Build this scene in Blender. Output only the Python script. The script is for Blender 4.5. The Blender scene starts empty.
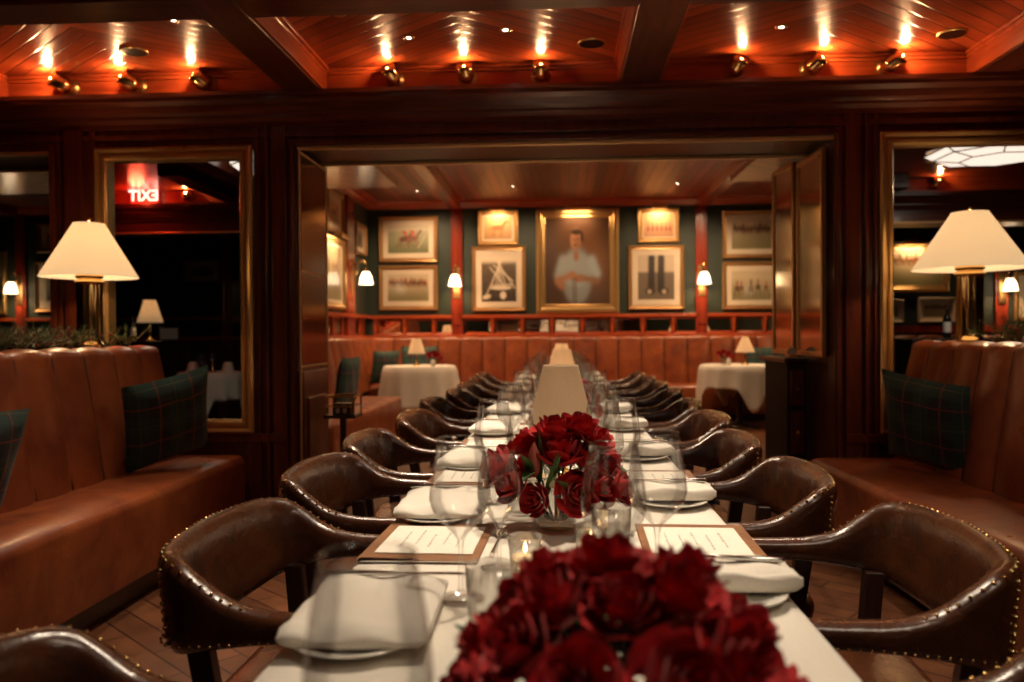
import bpy, math, random
import numpy as np
from mathutils import Vector, Matrix, Quaternion

random.seed(7)
PI = math.pi
C = bpy.context.scene.collection
scene = bpy.context.scene

# ------------------------------------------------------------ camera, world, exposure
F = 28 / 36 * 1024
yaw, pitch, roll = math.atan(48.5 / F), -math.atan(8 / F), 0.006
fwd = Vector((-math.sin(yaw) * math.cos(pitch), math.cos(yaw) * math.cos(pitch), math.sin(pitch)))
r0 = Vector((math.cos(yaw), math.sin(yaw), 0)); u0 = r0.cross(fwd)
rt = r0 * math.cos(roll) - u0 * math.sin(roll)
up = u0 * math.cos(roll) + r0 * math.sin(roll)
cd = bpy.data.cameras.new('camera'); cam = bpy.data.objects.new('camera', cd); C.objects.link(cam)
M = Matrix((rt, up, -fwd)).transposed().to_4x4(); M.translation = Vector((0, 0, 1.18))
cam.matrix_world = M
cd.lens = 28; cd.sensor_width = 36; cd.clip_start = 0.05
cd.dof.use_dof = True; cd.dof.focus_distance = 2.1; cd.dof.aperture_fstop = 2.8
scene.camera = cam
scene.view_settings.view_transform = 'Standard'; scene.view_settings.look = 'None'
scene.view_settings.gamma = 1; scene.view_settings.use_curve_mapping = False
scene.view_settings.exposure = 0.0
scene.cycles.use_denoising = True
scene.cycles.max_bounces = 10; scene.cycles.transparent_max_bounces = 24
scene.cycles.glossy_bounces = 5; scene.cycles.diffuse_bounces = 4; scene.cycles.transmission_bounces = 6
scene.cycles.caustics_reflective = False; scene.cycles.caustics_refractive = False
scene.cycles.sample_clamp_indirect = 3.0
w = bpy.data.worlds.new('dim_room_air'); scene.world = w; w.use_nodes = True
w.node_tree.nodes['Background'].inputs[0].default_value = (1.0, 0.5, 0.25, 1)
w.node_tree.nodes['Background'].inputs[1].default_value = 0.004

WARM = (1.0, 0.60, 0.30); WHITE = (1.0, 0.81, 0.60); INNERC = (1.0, 0.64, 0.36); AMBER = (1.0, 0.55, 0.25)
P_SPOT, P_DOWN, P_DOWN_BENCH, P_SKY = 5.5, 125.0, 38.0, 9.0
P_BIGLAMP, P_SMALL, P_SCONCE, P_PIC, P_INNER = 18.0, 2.5, 15.0, 4.0, 100.0

def light(kind, name, loc, power, color=WARM, size=0.03, target=None, parent=None, cone=100, blend=0.6, shape=None):
    d = bpy.data.lights.new(name, kind); d.energy = power; d.color = color
    if kind == 'AREA':
        d.shape = 'RECTANGLE' if shape else 'DISK'
        d.size = shape[0] if shape else size
        if shape: d.size_y = shape[1]
    else:
        d.shadow_soft_size = size
    if kind == 'SPOT':
        d.spot_size = math.radians(cone); d.spot_blend = blend
    o = bpy.data.objects.new(name, d); C.objects.link(o); o.location = loc
    if target is not None:
        o.rotation_euler = (Vector(target) - Vector(loc)).to_track_quat('-Z', 'Y').to_euler()
    if parent is not None: o.parent = parent
    return o

# ------------------------------------------------------------ materials
def mat(name):
    m = bpy.data.materials.new(name); m.use_nodes = True
    nt = m.node_tree; b = nt.nodes['Principled BSDF']
    return m, nt, b
def node(nt, t, **kw):
    n = nt.nodes.new(t)
    for k, v in kw.items():
        if k.startswith('i_'):
            n.inputs[k[2:].replace('_', ' ')].default_value = v
        else: setattr(n, k, v)
    return n
def ramp(nt, stops):
    r = nt.nodes.new('ShaderNodeValToRGB'); e = r.color_ramp.elements
    while len(e) < len(stops): e.new(0.5)
    for x, (p, c) in zip(e, stops): x.position = p; x.color = (*c, 1) if len(c) == 3 else c
    return r
def plain(name, col, rough=0.5, metal=0.0, coat=0.0, spec=0.5, bump=0, bscale=200, emit=None, es=0):
    m, nt, b = mat(name)
    b.inputs['Base Color'].default_value = (*col, 1); b.inputs['Roughness'].default_value = rough
    b.inputs['Metallic'].default_value = metal; b.inputs['Coat Weight'].default_value = coat
    b.inputs['Coat Roughness'].default_value = 0.12; b.inputs['Specular IOR Level'].default_value = spec
    tc = node(nt, 'ShaderNodeTexCoord'); n = node(nt, 'ShaderNodeTexNoise', i_Scale=bscale, i_Detail=3.0)
    nt.links.new(tc.outputs['Object'], n.inputs['Vector'])
    mx = node(nt, 'ShaderNodeMixRGB', blend_type='MULTIPLY'); mx.inputs[0].default_value = 0.25
    mx.inputs[1].default_value = (*col, 1); nt.links.new(n.outputs['Fac'], mx.inputs[2]); nt.links.new(mx.outputs[0], b.inputs['Base Color'])
    if bump:
        bp = node(nt, 'ShaderNodeBump'); bp.inputs['Strength'].default_value = bump; bp.inputs['Distance'].default_value = 0.002
        nt.links.new(n.outputs['Fac'], bp.inputs['Height']); nt.links.new(bp.outputs[0], b.inputs['Normal'])
    if emit:
        b.inputs['Emission Color'].default_value = (*emit, 1); b.inputs['Emission Strength'].default_value = es
    return m
def wood(name, dark, lite, axis, rough=0.3, coat=0.5, sc=14):
    m, nt, b = mat(name)
    tc = node(nt, 'ShaderNodeTexCoord'); mp = node(nt, 'ShaderNodeMapping')
    s = [sc, sc, sc]; s['XYZ'.index(axis)] = sc * 0.07; mp.inputs['Scale'].default_value = s
    n = node(nt, 'ShaderNodeTexNoise', i_Scale=1.0, i_Detail=6.0, i_Roughness=0.65, i_Distortion=0.9)
    n2 = node(nt, 'ShaderNodeTexNoise', i_Scale=7.0, i_Detail=3.0)
    nt.links.new(tc.outputs['Object'], mp.inputs[0]); nt.links.new(mp.outputs[0], n.inputs['Vector']); nt.links.new(mp.outputs[0], n2.inputs['Vector'])
    a = node(nt, 'ShaderNodeMath', operation='MULTIPLY_ADD'); a.inputs[1].default_value = 0.35
    nt.links.new(n2.outputs['Fac'], a.inputs[0]); nt.links.new(n.outputs['Fac'], a.inputs[2])
    r = ramp(nt, [(0.45, dark), (0.65, tuple((x + y) / 2 for x, y in zip(dark, lite))), (0.85, lite)])
    nt.links.new(a.outputs[0], r.inputs[0]); nt.links.new(r.outputs[0], b.inputs['Base Color'])
    b.inputs['Roughness'].default_value = rough; b.inputs['Coat Weight'].default_value = coat; b.inputs['Coat Roughness'].default_value = 0.15
    bp = node(nt, 'ShaderNodeBump'); bp.inputs['Strength'].default_value = 0.15; bp.inputs['Distance'].default_value = 0.002
    nt.links.new(a.outputs[0], bp.inputs['Height']); nt.links.new(bp.outputs[0], b.inputs['Normal'])
    return m
D1, L1 = (0.040, 0.0065, 0.003), (0.15, 0.032, 0.013)
WX = wood('mahogany_x', D1, L1, 'X'); WY = wood('mahogany_y', D1, L1, 'Y'); WZ = wood('mahogany_z', D1, L1, 'Z')
CH1, CH2 = (0.22, 0.026, 0.007), (0.55, 0.095, 0.024)
CX_ = wood('cherry_x', CH1, CH2, 'X', 0.28, 0.6, 10); CY_ = wood('cherry_y', CH1, CH2, 'Y', 0.28, 0.6, 10); CZ_ = wood('cherry_z', CH1, CH2, 'Z', 0.3, 0.5, 10)
RZ_ = wood('red_pilaster_wood', (0.18, 0.024, 0.011), (0.34, 0.048, 0.022), 'Z', 0.25, 0.6, 10)
DARKWOOD = wood('ebonised_wood', (0.012, 0.005, 0.003), (0.04, 0.014, 0.007), 'Z', 0.3, 0.4, 20)

def boards(name, xc, period, width, straight=False):
    m, nt, b = mat(name); L = nt.links.new
    tc = node(nt, 'ShaderNodeTexCoord'); sp = node(nt, 'ShaderNodeSeparateXYZ'); L(tc.outputs['Object'], sp.inputs[0])
    def mth(op, a, bb=None, c=None):
        n = node(nt, 'ShaderNodeMath', operation=op)
        for i, v in enumerate((a, bb, c)):
            if v is None: continue
            if isinstance(v, (int, float)): n.inputs[i].default_value = v
            else: L(v, n.inputs[i])
        return n.outputs[0]
    X, Y = sp.outputs['X'], sp.outputs['Y']
    if straight:
        t = X; along = Y
    else:
        q = mth('PINGPONG', mth('SUBTRACT', X, xc), period / 2)      # distance from the coffer's centre line
        t = mth('MULTIPLY', mth('SUBTRACT', mth('MULTIPLY', Y, 1.25), q), 0.75)
        along = mth('ADD', Y, q)
    u = mth('DIVIDE', t, width); fl = mth('FLOOR', u); fr = mth('FRACT', u)
    wn = node(nt, 'ShaderNodeTexWhiteNoise', noise_dimensions='1D'); L(fl, wn.inputs['W'])
    cb = node(nt, 'ShaderNodeCombineXYZ'); L(mth('MULTIPLY', t, 22), cb.inputs[0]); L(mth('MULTIPLY', along, 1.6), cb.inputs[1]); L(mth('MULTIPLY', fl, 3.1), cb.inputs[2])
    n = node(nt, 'ShaderNodeTexNoise', i_Scale=1.0, i_Detail=5.0, i_Distortion=0.6); L(cb.outputs[0], n.inputs['Vector'])
    v = mth('ADD', mth('MULTIPLY', wn.outputs['Value'], 0.5), mth('MULTIPLY', n.outputs['Fac'], 0.7))
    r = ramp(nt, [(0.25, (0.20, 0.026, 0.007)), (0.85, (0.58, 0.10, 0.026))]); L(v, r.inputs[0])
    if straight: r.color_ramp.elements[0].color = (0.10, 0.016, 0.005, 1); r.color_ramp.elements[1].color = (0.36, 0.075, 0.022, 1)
    g = mth('MINIMUM', mth('MULTIPLY', mth('MINIMUM', fr, mth('SUBTRACT', 1.0, fr)), 11.0), 1.0)
    mx = node(nt, 'ShaderNodeMixRGB', blend_type='MIX'); mx.inputs[1].default_value = (0.015, 0.004, 0.002, 1); L(r.outputs[0], mx.inputs[2]); L(g, mx.inputs[0])
    L(mx.outputs[0], b.inputs['Base Color'])
    b.inputs['Roughness'].default_value = 0.45 if straight else 0.3; b.inputs['Coat Weight'].default_value = 0.25 if straight else 0.7; b.inputs['Coat Roughness'].default_value = 0.3 if straight else 0.16
    bp = node(nt, 'ShaderNodeBump'); bp.inputs['Strength'].default_value = 0.6; bp.inputs['Distance'].default_value = 0.004
    L(mth('ADD', g, mth('MULTIPLY', n.outputs['Fac'], 0.15)), bp.inputs['Height']); L(bp.outputs[0], b.inputs['Normal'])
    return m
BOARD_V = boards('chevron_ceiling_boards', -0.51, 1.92, 0.095)
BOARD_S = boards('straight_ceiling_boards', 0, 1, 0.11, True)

def floor_mat():
    m, nt, b = mat('parquet_floor'); L = nt.links.new
    tc = node(nt, 'ShaderNodeTexCoord'); mp = node(nt, 'ShaderNodeMapping'); mp.inputs['Rotation'].default_value = (0, 0, 0.7)
    br = node(nt, 'ShaderNodeTexBrick', i_Scale=1.0); br.inputs['Color1'].default_value = (0.20, 0.075, 0.030, 1); br.inputs['Color2'].default_value = (0.12, 0.042, 0.018, 1)
    br.inputs['Mortar'].default_value = (0.03, 0.010, 0.005, 1); br.inputs['Mortar Size'].default_value = 0.004
    br.inputs['Brick Width'].default_value = 0.5; br.inputs['Row Height'].default_value = 0.11
    n = node(nt, 'ShaderNodeTexNoise', i_Scale=9.0, i_Detail=5.0)
    L(tc.outputs['Object'], mp.inputs[0]); L(mp.outputs[0], br.inputs['Vector']); L(mp.outputs[0], n.inputs['Vector'])
    mx = node(nt, 'ShaderNodeMixRGB', blend_type='MULTIPLY'); mx.inputs[0].default_value = 0.6
    r = ramp(nt, [(0.3, (0.5, 0.5, 0.5)), (0.7, (1.2, 1.2, 1.2))]); L(n.outputs['Fac'], r.inputs[0])
    L(br.outputs['Color'], mx.inputs[1]); L(r.outputs[0], mx.inputs[2]); L(mx.outputs[0], b.inputs['Base Color'])
    b.inputs['Roughness'].default_value = 0.38
    return m
FLOOR = floor_mat()

def leather(name, c1, c2, rough=0.36, coat=0.15, sc=5):
    m, nt, b = mat(name); L = nt.links.new
    tc = node(nt, 'ShaderNodeTexCoord')
    n = node(nt, 'ShaderNodeTexNoise', i_Scale=sc, i_Detail=5.0, i_Roughness=0.6, i_Distortion=0.4); v = node(nt, 'ShaderNodeTexVoronoi', i_Scale=260.0)
    L(tc.outputs['Object'], n.inputs['Vector']); L(tc.outputs['Object'], v.inputs['Vector'])
    r = ramp(nt, [(0.32, c1), (0.72, c2)]); L(n.outputs['Fac'], r.inputs[0]); L(r.outputs[0], b.inputs['Base Color'])
    rr = ramp(nt, [(0.3, (rough + 0.12,) * 3), (0.8, (rough - 0.08,) * 3)]); L(n.outputs['Fac'], rr.inputs[0]); L(rr.outputs[0], b.inputs['Roughness'])
    bp = node(nt, 'ShaderNodeBump'); bp.inputs['Strength'].default_value = 0.12; bp.inputs['Distance'].default_value = 0.001; L(v.outputs['Distance'], bp.inputs['Height'])
    n3 = node(nt, 'ShaderNodeTexNoise', i_Scale=sc * 3.0, i_Detail=3.0, i_Distortion=1.5); L(tc.outputs['Object'], n3.inputs['Vector'])
    b2 = node(nt, 'ShaderNodeBump'); b2.inputs['Strength'].default_value = 0.25; b2.inputs['Distance'].default_value = 0.008
    L(n3.outputs['Fac'], b2.inputs['Height']); L(bp.outputs[0], b2.inputs['Normal']); L(b2.outputs[0], b.inputs['Normal'])
    b.inputs['Coat Weight'].default_value = coat; b.inputs['Coat Roughness'].default_value = 0.25
    return m
COGNAC = leather('cognac_leather', (0.18, 0.036, 0.011), (0.37, 0.095, 0.028), 0.30, 0.35)
CHAIRL = leather('chestnut_chair_leather', (0.034, 0.010, 0.0035), (0.095, 0.028, 0.009), 0.23, 0.55, 9)

SEAM = plain('seam_crease_shade', (0.05, 0.012, 0.005), 0.4)
BRASS = plain('polished_brass', (0.95, 0.62, 0.25), 0.16, 1.0, bscale=30)
BRASS_D = plain('aged_brass', (0.72, 0.44, 0.18), 0.33, 1.0, bscale=30)
BRASSLINE = plain('satin_brass_line', (0.95, 0.62, 0.30), 0.38, 0.4, bscale=3)
GILTBRASS = plain('bright_frame_brass', (0.95, 0.60, 0.24), 0.27, 0.72, bscale=20)
STEEL = plain('silver_plate', (0.75, 0.72, 0.68), 0.15, 1.0)
GOLD = plain('gilt_frame', (0.78, 0.50, 0.20), 0.32, 0.85, bump=0.2, bscale=60)
GOLD_D = plain('dull_gilt_frame', (0.50, 0.28, 0.11), 0.35, 0.6, bump=0.2, bscale=60)
MATBOARD = plain('ivory_mat_board', (0.80, 0.66, 0.48), 0.7)
GREEN = plain('dark_green_wall_paint', (0.028, 0.042, 0.028), 0.55, bscale=8)
DARKWALL = plain('near_black_wall', (0.012, 0.008, 0.006), 0.6)
BLACK = plain('black_void', (0.004, 0.003, 0.002), 0.6)
LINEN = plain('white_linen', (0.86, 0.80, 0.70), 0.85, bump=0.25, bscale=400)
PAPER = plain('cream_card', (0.90, 0.85, 0.74), 0.8)
INK = plain('grey_ink', (0.52, 0.48, 0.42), 0.8)
BOARDL = leather('tan_menu_leather', (0.20, 0.085, 0.035), (0.32, 0.15, 0.065), 0.45, 0.0, 12)
PORC = plain('white_porcelain', (0.86, 0.82, 0.74), 0.2, coat=0.5)
ROSE = None
GREENLEAF = plain('rose_leaf', (0.035, 0.085, 0.018), 0.45, bscale=40)
PINE = plain('pine_needle', (0.10, 0.22, 0.09), 0.5)
PINE2 = plain('faded_pine_needle', (0.20, 0.17, 0.06), 0.5)
BERRY = plain('red_berry', (0.35, 0.02, 0.015), 0.3, coat=0.4)
BUD = plain('brown_bud', (0.28, 0.05, 0.03), 0.5)
BOTTLE = plain('dark_bottle_glass', (0.012, 0.012, 0.008), 0.08, coat=0.8)
CANDLE_WAX = plain('candle_wax', (0.9, 0.75, 0.5), 0.5, emit=(1.0, 0.6, 0.25), es=0.6)
BULB = plain('bulb_glow', (1, 0.9, 0.7), 0.4, emit=(1.0, 0.78, 0.5), es=28)
PIN = plain('downlight_lens_glow', (1, 0.9, 0.8), 0.4, emit=(1.0, 0.88, 0.75), es=25)
FLAME = plain('candle_flame', (1, 0.7, 0.3), 0.4, emit=(1.0, 0.6, 0.22), es=20)

def rose_mat():
    m, nt, b = mat('red_rose_petal'); L = nt.links.new
    tc = node(nt, 'ShaderNodeTexCoord'); n = node(nt, 'ShaderNodeTexNoise', i_Scale=40.0, i_Detail=3.0); L(tc.outputs['Object'], n.inputs['Vector'])
    r = ramp(nt, [(0.3, (0.22, 0.002, 0.004)), (0.75, (0.56, 0.007, 0.010))]); L(n.outputs['Fac'], r.inputs[0]); L(r.outputs[0], b.inputs['Base Color'])
    b.inputs['Roughness'].default_value = 0.6; b.inputs['Sheen Weight'].default_value = 0.08; b.inputs['Specular IOR Level'].default_value = 0.25
    return m
ROSE = rose_mat()

def shade_mat(name, col, glow, es):
    m, nt, b = mat(name); L = nt.links.new
    out = nt.nodes['Material Output']; nt.nodes.remove(b)
    tc = node(nt, 'ShaderNodeTexCoord'); n = node(nt, 'ShaderNodeTexNoise', i_Scale=220.0); L(tc.outputs['Object'], n.inputs['Vector'])
    r = ramp(nt, [(0.2, tuple(c * 0.9 for c in col)), (0.8, col)]); L(n.outputs['Fac'], r.inputs[0])
    d = node(nt, 'ShaderNodeBsdfDiffuse'); t = node(nt, 'ShaderNodeBsdfTranslucent'); L(r.outputs[0], d.inputs[0]); L(r.outputs[0], t.inputs[0])
    mx = node(nt, 'ShaderNodeMixShader'); mx.inputs[0].default_value = 0.55; L(d.outputs[0], mx.inputs[1]); L(t.outputs[0], mx.inputs[2])
    if es:
        e = node(nt, 'ShaderNodeEmission'); e.inputs[0].default_value = (*glow, 1); e.inputs[1].default_value = es
        a = node(nt, 'ShaderNodeAddShader'); L(mx.outputs[0], a.inputs[0]); L(e.outputs[0], a.inputs[1]); L(a.outputs[0], out.inputs[0])
    else: L(mx.outputs[0], out.inputs[0])
    return m
SHADE = shade_mat('lit_linen_shade', (0.88, 0.76, 0.56), (1.0, 0.78, 0.48), 0.30)
SHADE_S = shade_mat('small_linen_shade', (0.80, 0.66, 0.46), (1.0, 0.72, 0.45), 0.10)
SHADE_OFF = shade_mat('unlit_parchment_shade', (0.86, 0.72, 0.54), (1, 1, 1), 0)
OPAL = shade_mat('opal_glass_shade', (0.9, 0.82, 0.7), (1.0, 0.80, 0.55), 2.6)
SKYGLASS = shade_mat('leaded_white_glass', (0.85, 0.8, 0.7), (1.0, 0.90, 0.74), 1.0)

def mirror_mat(name, tint, rough):
    m, nt, b = mat(name); L = nt.links.new
    b.inputs['Metallic'].default_value = 1.0; b.inputs['Roughness'].default_value = rough
    tc = node(nt, 'ShaderNodeTexCoord'); n = node(nt, 'ShaderNodeTexNoise', i_Scale=6.0, i_Detail=4.0); L(tc.outputs['Object'], n.inputs['Vector'])
    r = ramp(nt, [(0.3, tuple(c * 0.85 for c in tint)), (0.6, tint)]); L(n.outputs['Fac'], r.inputs[0]); L(r.outputs[0], b.inputs['Base Color'])
    return m
MIRROR = mirror_mat('silvered_mirror', (0.86, 0.82, 0.78), 0.01)
ANTIQUE = mirror_mat('antiqued_mirror', (0.60, 0.52, 0.38), 0.09)
LACQ = mirror_mat('lacquered_bronze_panel', (0.24, 0.12, 0.065), 0.12)

def glass_mat():
    m, nt, b = mat('thin_clear_glass'); L = nt.links.new
    out = nt.nodes['Material Output']; nt.nodes.remove(b)
    lw = node(nt, 'ShaderNodeLayerWeight'); lw.inputs[0].default_value = 0.35
    r = ramp(nt, [(0.0, (0.995, 0.995, 0.99)), (0.6, (0.97, 0.965, 0.955)), (0.82, (0.72, 0.69, 0.65)), (1.0, (0.16, 0.12, 0.09))]); L(lw.outputs['Facing'], r.inputs[0])
    t = node(nt, 'ShaderNodeBsdfTransparent'); L(r.outputs[0], t.inputs[0])
    g = node(nt, 'ShaderNodeBsdfGlossy'); g.inputs['Roughness'].default_value = 0.02
    fr = node(nt, 'ShaderNodeFresnel'); fr.inputs[0].default_value = 1.5
    k = node(nt, 'ShaderNodeMath', operation='MULTIPLY'); k.inputs[1].default_value = 1.7; L(fr.outputs[0], k.inputs[0])
    mn = node(nt, 'ShaderNodeMath', operation='MINIMUM'); mn.inputs[1].default_value = 0.5; L(k.outputs[0], mn.inputs[0])
    mx = node(nt, 'ShaderNodeMixShader'); L(mn.outputs[0], mx.inputs[0]); L(t.outputs[0], mx.inputs[1]); L(g.outputs[0], mx.inputs[2])
    L(mx.outputs[0], out.inputs[0])
    return m
GLASS = glass_mat()

def tartan():
    m, nt, b = mat('tartan_wool'); L = nt.links.new
    tc = node(nt, 'ShaderNodeTexCoord'); sp = node(nt, 'ShaderNodeSeparateXYZ'); L(tc.outputs['Object'], sp.inputs[0])
    def M_(op, a, bb):
        n = node(nt, 'ShaderNodeMath', operation=op)
        for i, v in enumerate((a, bb)):
            if isinstance(v, (int, float)): n.inputs[i].default_value = v
            else: L(v, n.inputs[i])
        return n.outputs[0]
    def band(s, per, off, wid):
        f = M_('FRACT', M_('ADD', M_('DIVIDE', s, per), off), 0); return M_('LESS_THAN', f, wid)
    X, Z = sp.outputs['X'], sp.outputs['Z']
    cur = (0.010, 0.026, 0.030, 1); prev = None
    def over(col, fac, k):
        nonlocal prev
        mx = node(nt, 'ShaderNodeMixRGB'); L(M_('MULTIPLY', fac, k), mx.inputs[0]); mx.inputs[2].default_value = (*col, 1)
        if prev is None: mx.inputs[1].default_value = cur
        else: L(prev, mx.inputs[1])
        prev = mx.outputs[0]
    for s in (X, Z): over((0.018, 0.075, 0.055), band(s, 0.19, 0.13, 0.45), 0.5)
    for s in (X, Z): over((0.26, 0.05, 0.03), band(s, 0.19, 0.42, 0.035), 0.75)
    for s in (X, Z): over((0.22, 0.16, 0.07), band(s, 0.19, 0.93, 0.015), 0.5)
    L(prev, b.inputs['Base Color']); b.inputs['Roughness'].default_value = 0.8; b.inputs['Sheen Weight'].default_value = 0.15
    n = node(nt, 'ShaderNodeTexNoise', i_Scale=400.0); bp = node(nt, 'ShaderNodeBump'); bp.inputs['Strength'].default_value = 0.3; bp.inputs['Distance'].default_value = 0.001
    L(n.outputs['Fac'], bp.inputs['Height']); L(bp.outputs[0], b.inputs['Normal'])
    return m
TARTAN = tartan()

def grille_mat():
    m, nt, b = mat('dark_perforated_grille'); L = nt.links.new
    tc = node(nt, 'ShaderNodeTexCoord'); v = node(nt, 'ShaderNodeTexChecker', i_Scale=45.0); L(tc.outputs['Object'], v.inputs['Vector'])
    v.inputs['Color1'].default_value = (0.010, 0.005, 0.003, 1); v.inputs['Color2'].default_value = (0.05, 0.028, 0.015, 1)
    L(v.outputs['Color'], b.inputs['Base Color']); b.inputs['Roughness'].default_value = 0.35; b.inputs['Metallic'].default_value = 0.6
    return m
GRILLE = grille_mat()

def painted():
    m, nt, b = mat('printed_picture'); a = node(nt, 'ShaderNodeVertexColor', layer_name='Col')
    nt.links.new(a.outputs[0], b.inputs['Base Color']); b.inputs['Roughness'].default_value = 0.45
    b.inputs['Coat Weight'].default_value = 0.6; b.inputs['Coat Roughness'].default_value = 0.12
    return m
PICTURE = painted()

# ------------------------------------------------------------ mesh helpers
class MB:
    def __init__(s): s.v = []; s.f = []; s.sm = []
    def add(s, vs, fs, smooth=False):
        o = len(s.v); s.v += [tuple(v) for v in vs]; s.f += [tuple(i + o for i in f) for f in fs]; s.sm += [smooth] * len(fs); return s
    def box(s, x0, x1, y0, y1, z0, z1, rz=0, c=None):
        vs = [(x, y, z) for x in (x0, x1) for y in (y0, y1) for z in (z0, z1)]
        if rz:
            cx, cy = c if c else ((x0 + x1) / 2, (y0 + y1) / 2); cs, sn = math.cos(rz), math.sin(rz)
            vs = [(cx + (x - cx) * cs - (y - cy) * sn, cy + (x - cx) * sn + (y - cy) * cs, z) for x, y, z in vs]
        return s.add(vs, [(0, 1, 3, 2), (4, 6, 7, 5), (0, 4, 5, 1), (2, 3, 7, 6), (0, 2, 6, 4), (1, 5, 7, 3)])
    def grid(s, rows, close_u=False, close_v=False, smooth=True):
        n, k = len(rows), len(rows[0]); fs = []
        for i in range(n if close_u else n - 1):
            for j in range(k if close_v else k - 1):
                a, b2 = i, (i + 1) % n; c, d = j, (j + 1) % k
                fs.append((a * k + c, b2 * k + c, b2 * k + d, a * k + d))
        return s.add([p for r in rows for p in r], fs, smooth)
    def lathe(s, prof, n=20, c=(0, 0, 0), fl=0, k=0):
        rows = []
        for r, z in prof:
            rows.append([(c[0] + r * (1 + (fl * math.cos(k * 2 * PI * i / n) if fl else 0)) * math.cos(2 * PI * i / n), c[1] + r * (1 + (fl * math.cos(k * 2 * PI * i / n) if fl else 0)) * math.sin(2 * PI * i / n), c[2] + z) for i in range(n)])
        return s.grid(rows, close_v=True)
    def tube(s, pts, r, n=8, cap=True):
        pts = [Vector(p) for p in pts]; rs = r if isinstance(r, (list, tuple)) else [r] * len(pts); rows = []
        ref = Vector((0, 0, 1)) if abs((pts[-1] - pts[0]).normalized().z) < 0.9 else Vector((1, 0, 0))
        for i, p in enumerate(pts):
            t = (pts[min(i + 1, len(pts) - 1)] - pts[max(i - 1, 0)]).normalized()
            a = t.cross(ref).normalized(); b = t.cross(a)
            rows.append([p + a * rs[i] * math.cos(2 * PI * j / n) + b * rs[i] * math.sin(2 * PI * j / n) for j in range(n)])
        s.grid(rows, close_v=True)
        if cap:
            s.add(rows[0], [tuple(range(n))]); s.add(rows[-1], [tuple(reversed(range(n)))])
        return s
    def sphere(s, c, r, n=10, m=6, sz=1):
        return s.lathe([(max(r * math.sin(PI * i / m), 1e-4), -r * sz * math.cos(PI * i / m)) for i in range(m + 1)], n, c)
    def prof_x(s, pts, x0, x1):      # closed (y,z) outline swept along x
        n = len(pts); vs = [(x0, y, z) for y, z in pts] + [(x1, y, z) for y, z in pts]
        fs = [(i, (i + 1) % n, (i + 1) % n + n, i + n) for i in range(n)] + [tuple(reversed(range(n))), tuple(range(n, 2 * n))]
        return s.add(vs, fs)
    def prof_y(s, pts, y0, y1):
        n = len(pts); vs = [(x, y0, z) for x, z in pts] + [(x, y1, z) for x, z in pts]
        fs = [(i, (i + 1) % n, (i + 1) % n + n, i + n) for i in range(n)] + [tuple(reversed(range(n))), tuple(range(n, 2 * n))]
        return s.add(vs, fs)
    def mesh(s, name, m):
        me = bpy.data.meshes.new(name); me.from_pydata([tuple(v) for v in s.v], [], s.f); me.materials.append(m)
        me.polygons.foreach_set('use_smooth', s.sm); me.update(); return me
    def build(s, name, m, parent=None, loc=(0, 0, 0), rz=0, bevel=0, solid=0, sub=0, fix=True):
        me = s.mesh(name, m)
        if fix:
            import bmesh
            bm = bmesh.new(); bm.from_mesh(me); bmesh.ops.recalc_face_normals(bm, faces=bm.faces); bm.to_mesh(me); bm.free()
        o = bpy.data.objects.new(name, me); C.objects.link(o); o.location = loc; o.rotation_euler = (0, 0, rz)
        if parent is not None: o.parent = parent
        if solid:
            q = o.modifiers.new('solid', 'SOLIDIFY'); q.thickness = solid; q.offset = 0
        if bevel:
            q = o.modifiers.new('bevel', 'BEVEL'); q.width = bevel; q.segments = 2; q.limit_method = 'ANGLE'; q.angle_limit = 0.7
        if sub:
            q = o.modifiers.new('sub', 'SUBSURF'); q.levels = sub; q.render_levels = sub
        return o
def tag(o, label, cat, group=None, kind=None):
    o['label'] = label; o['category'] = cat
    if group: o['group'] = group
    if kind: o['kind'] = kind
    return o
def struct(o): o['kind'] = 'structure'; return o
def thing(name, label, cat, loc=(0, 0, 0), rz=0, group=None):
    o = bpy.data.objects.new(name, None); C.objects.link(o); o.location = loc; o.rotation_euler = (0, 0, rz); o.empty_display_size = 0.1
    return tag(o, label, cat, group)
def dup(root, loc, rz, label, scale=None):
    def cp(o, par):
        c = o.copy(); C.objects.link(c); c.parent = par
        for ch in [x for x in kids.get(o, [])]: cp(ch, c)
        return c
    kids = {}
    def collect(o):
        kids[o] = list(o.children)
        for ch in kids[o]: collect(ch)
    collect(root)
    r = cp(root, None); r.location = loc; r.rotation_euler = (0, 0, rz); r['label'] = label
    if scale: r.scale = scale if isinstance(scale, tuple) else (scale,) * 3
    return r
def catmull(pts, k=6):
    P = [np.array(p, float) for p in pts]; P = [2 * P[0] - P[1]] + P + [2 * P[-1] - P[-2]]; out = []
    for i in range(1, len(P) - 2):
        for j in range(k):
            t = j / k; a, b, c, d = P[i - 1:i + 3]
            out.append(0.5 * ((2 * b) + (c - a) * t + (2 * a - 5 * b + 4 * c - d) * t * t + (3 * b - a - 3 * c + d) * t ** 3))
    out.append(P[-2]); return out
ORD = ['first', 'second', 'third', 'fourth', 'fifth', 'sixth', 'seventh', 'eighth', 'ninth', 'tenth']

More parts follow.
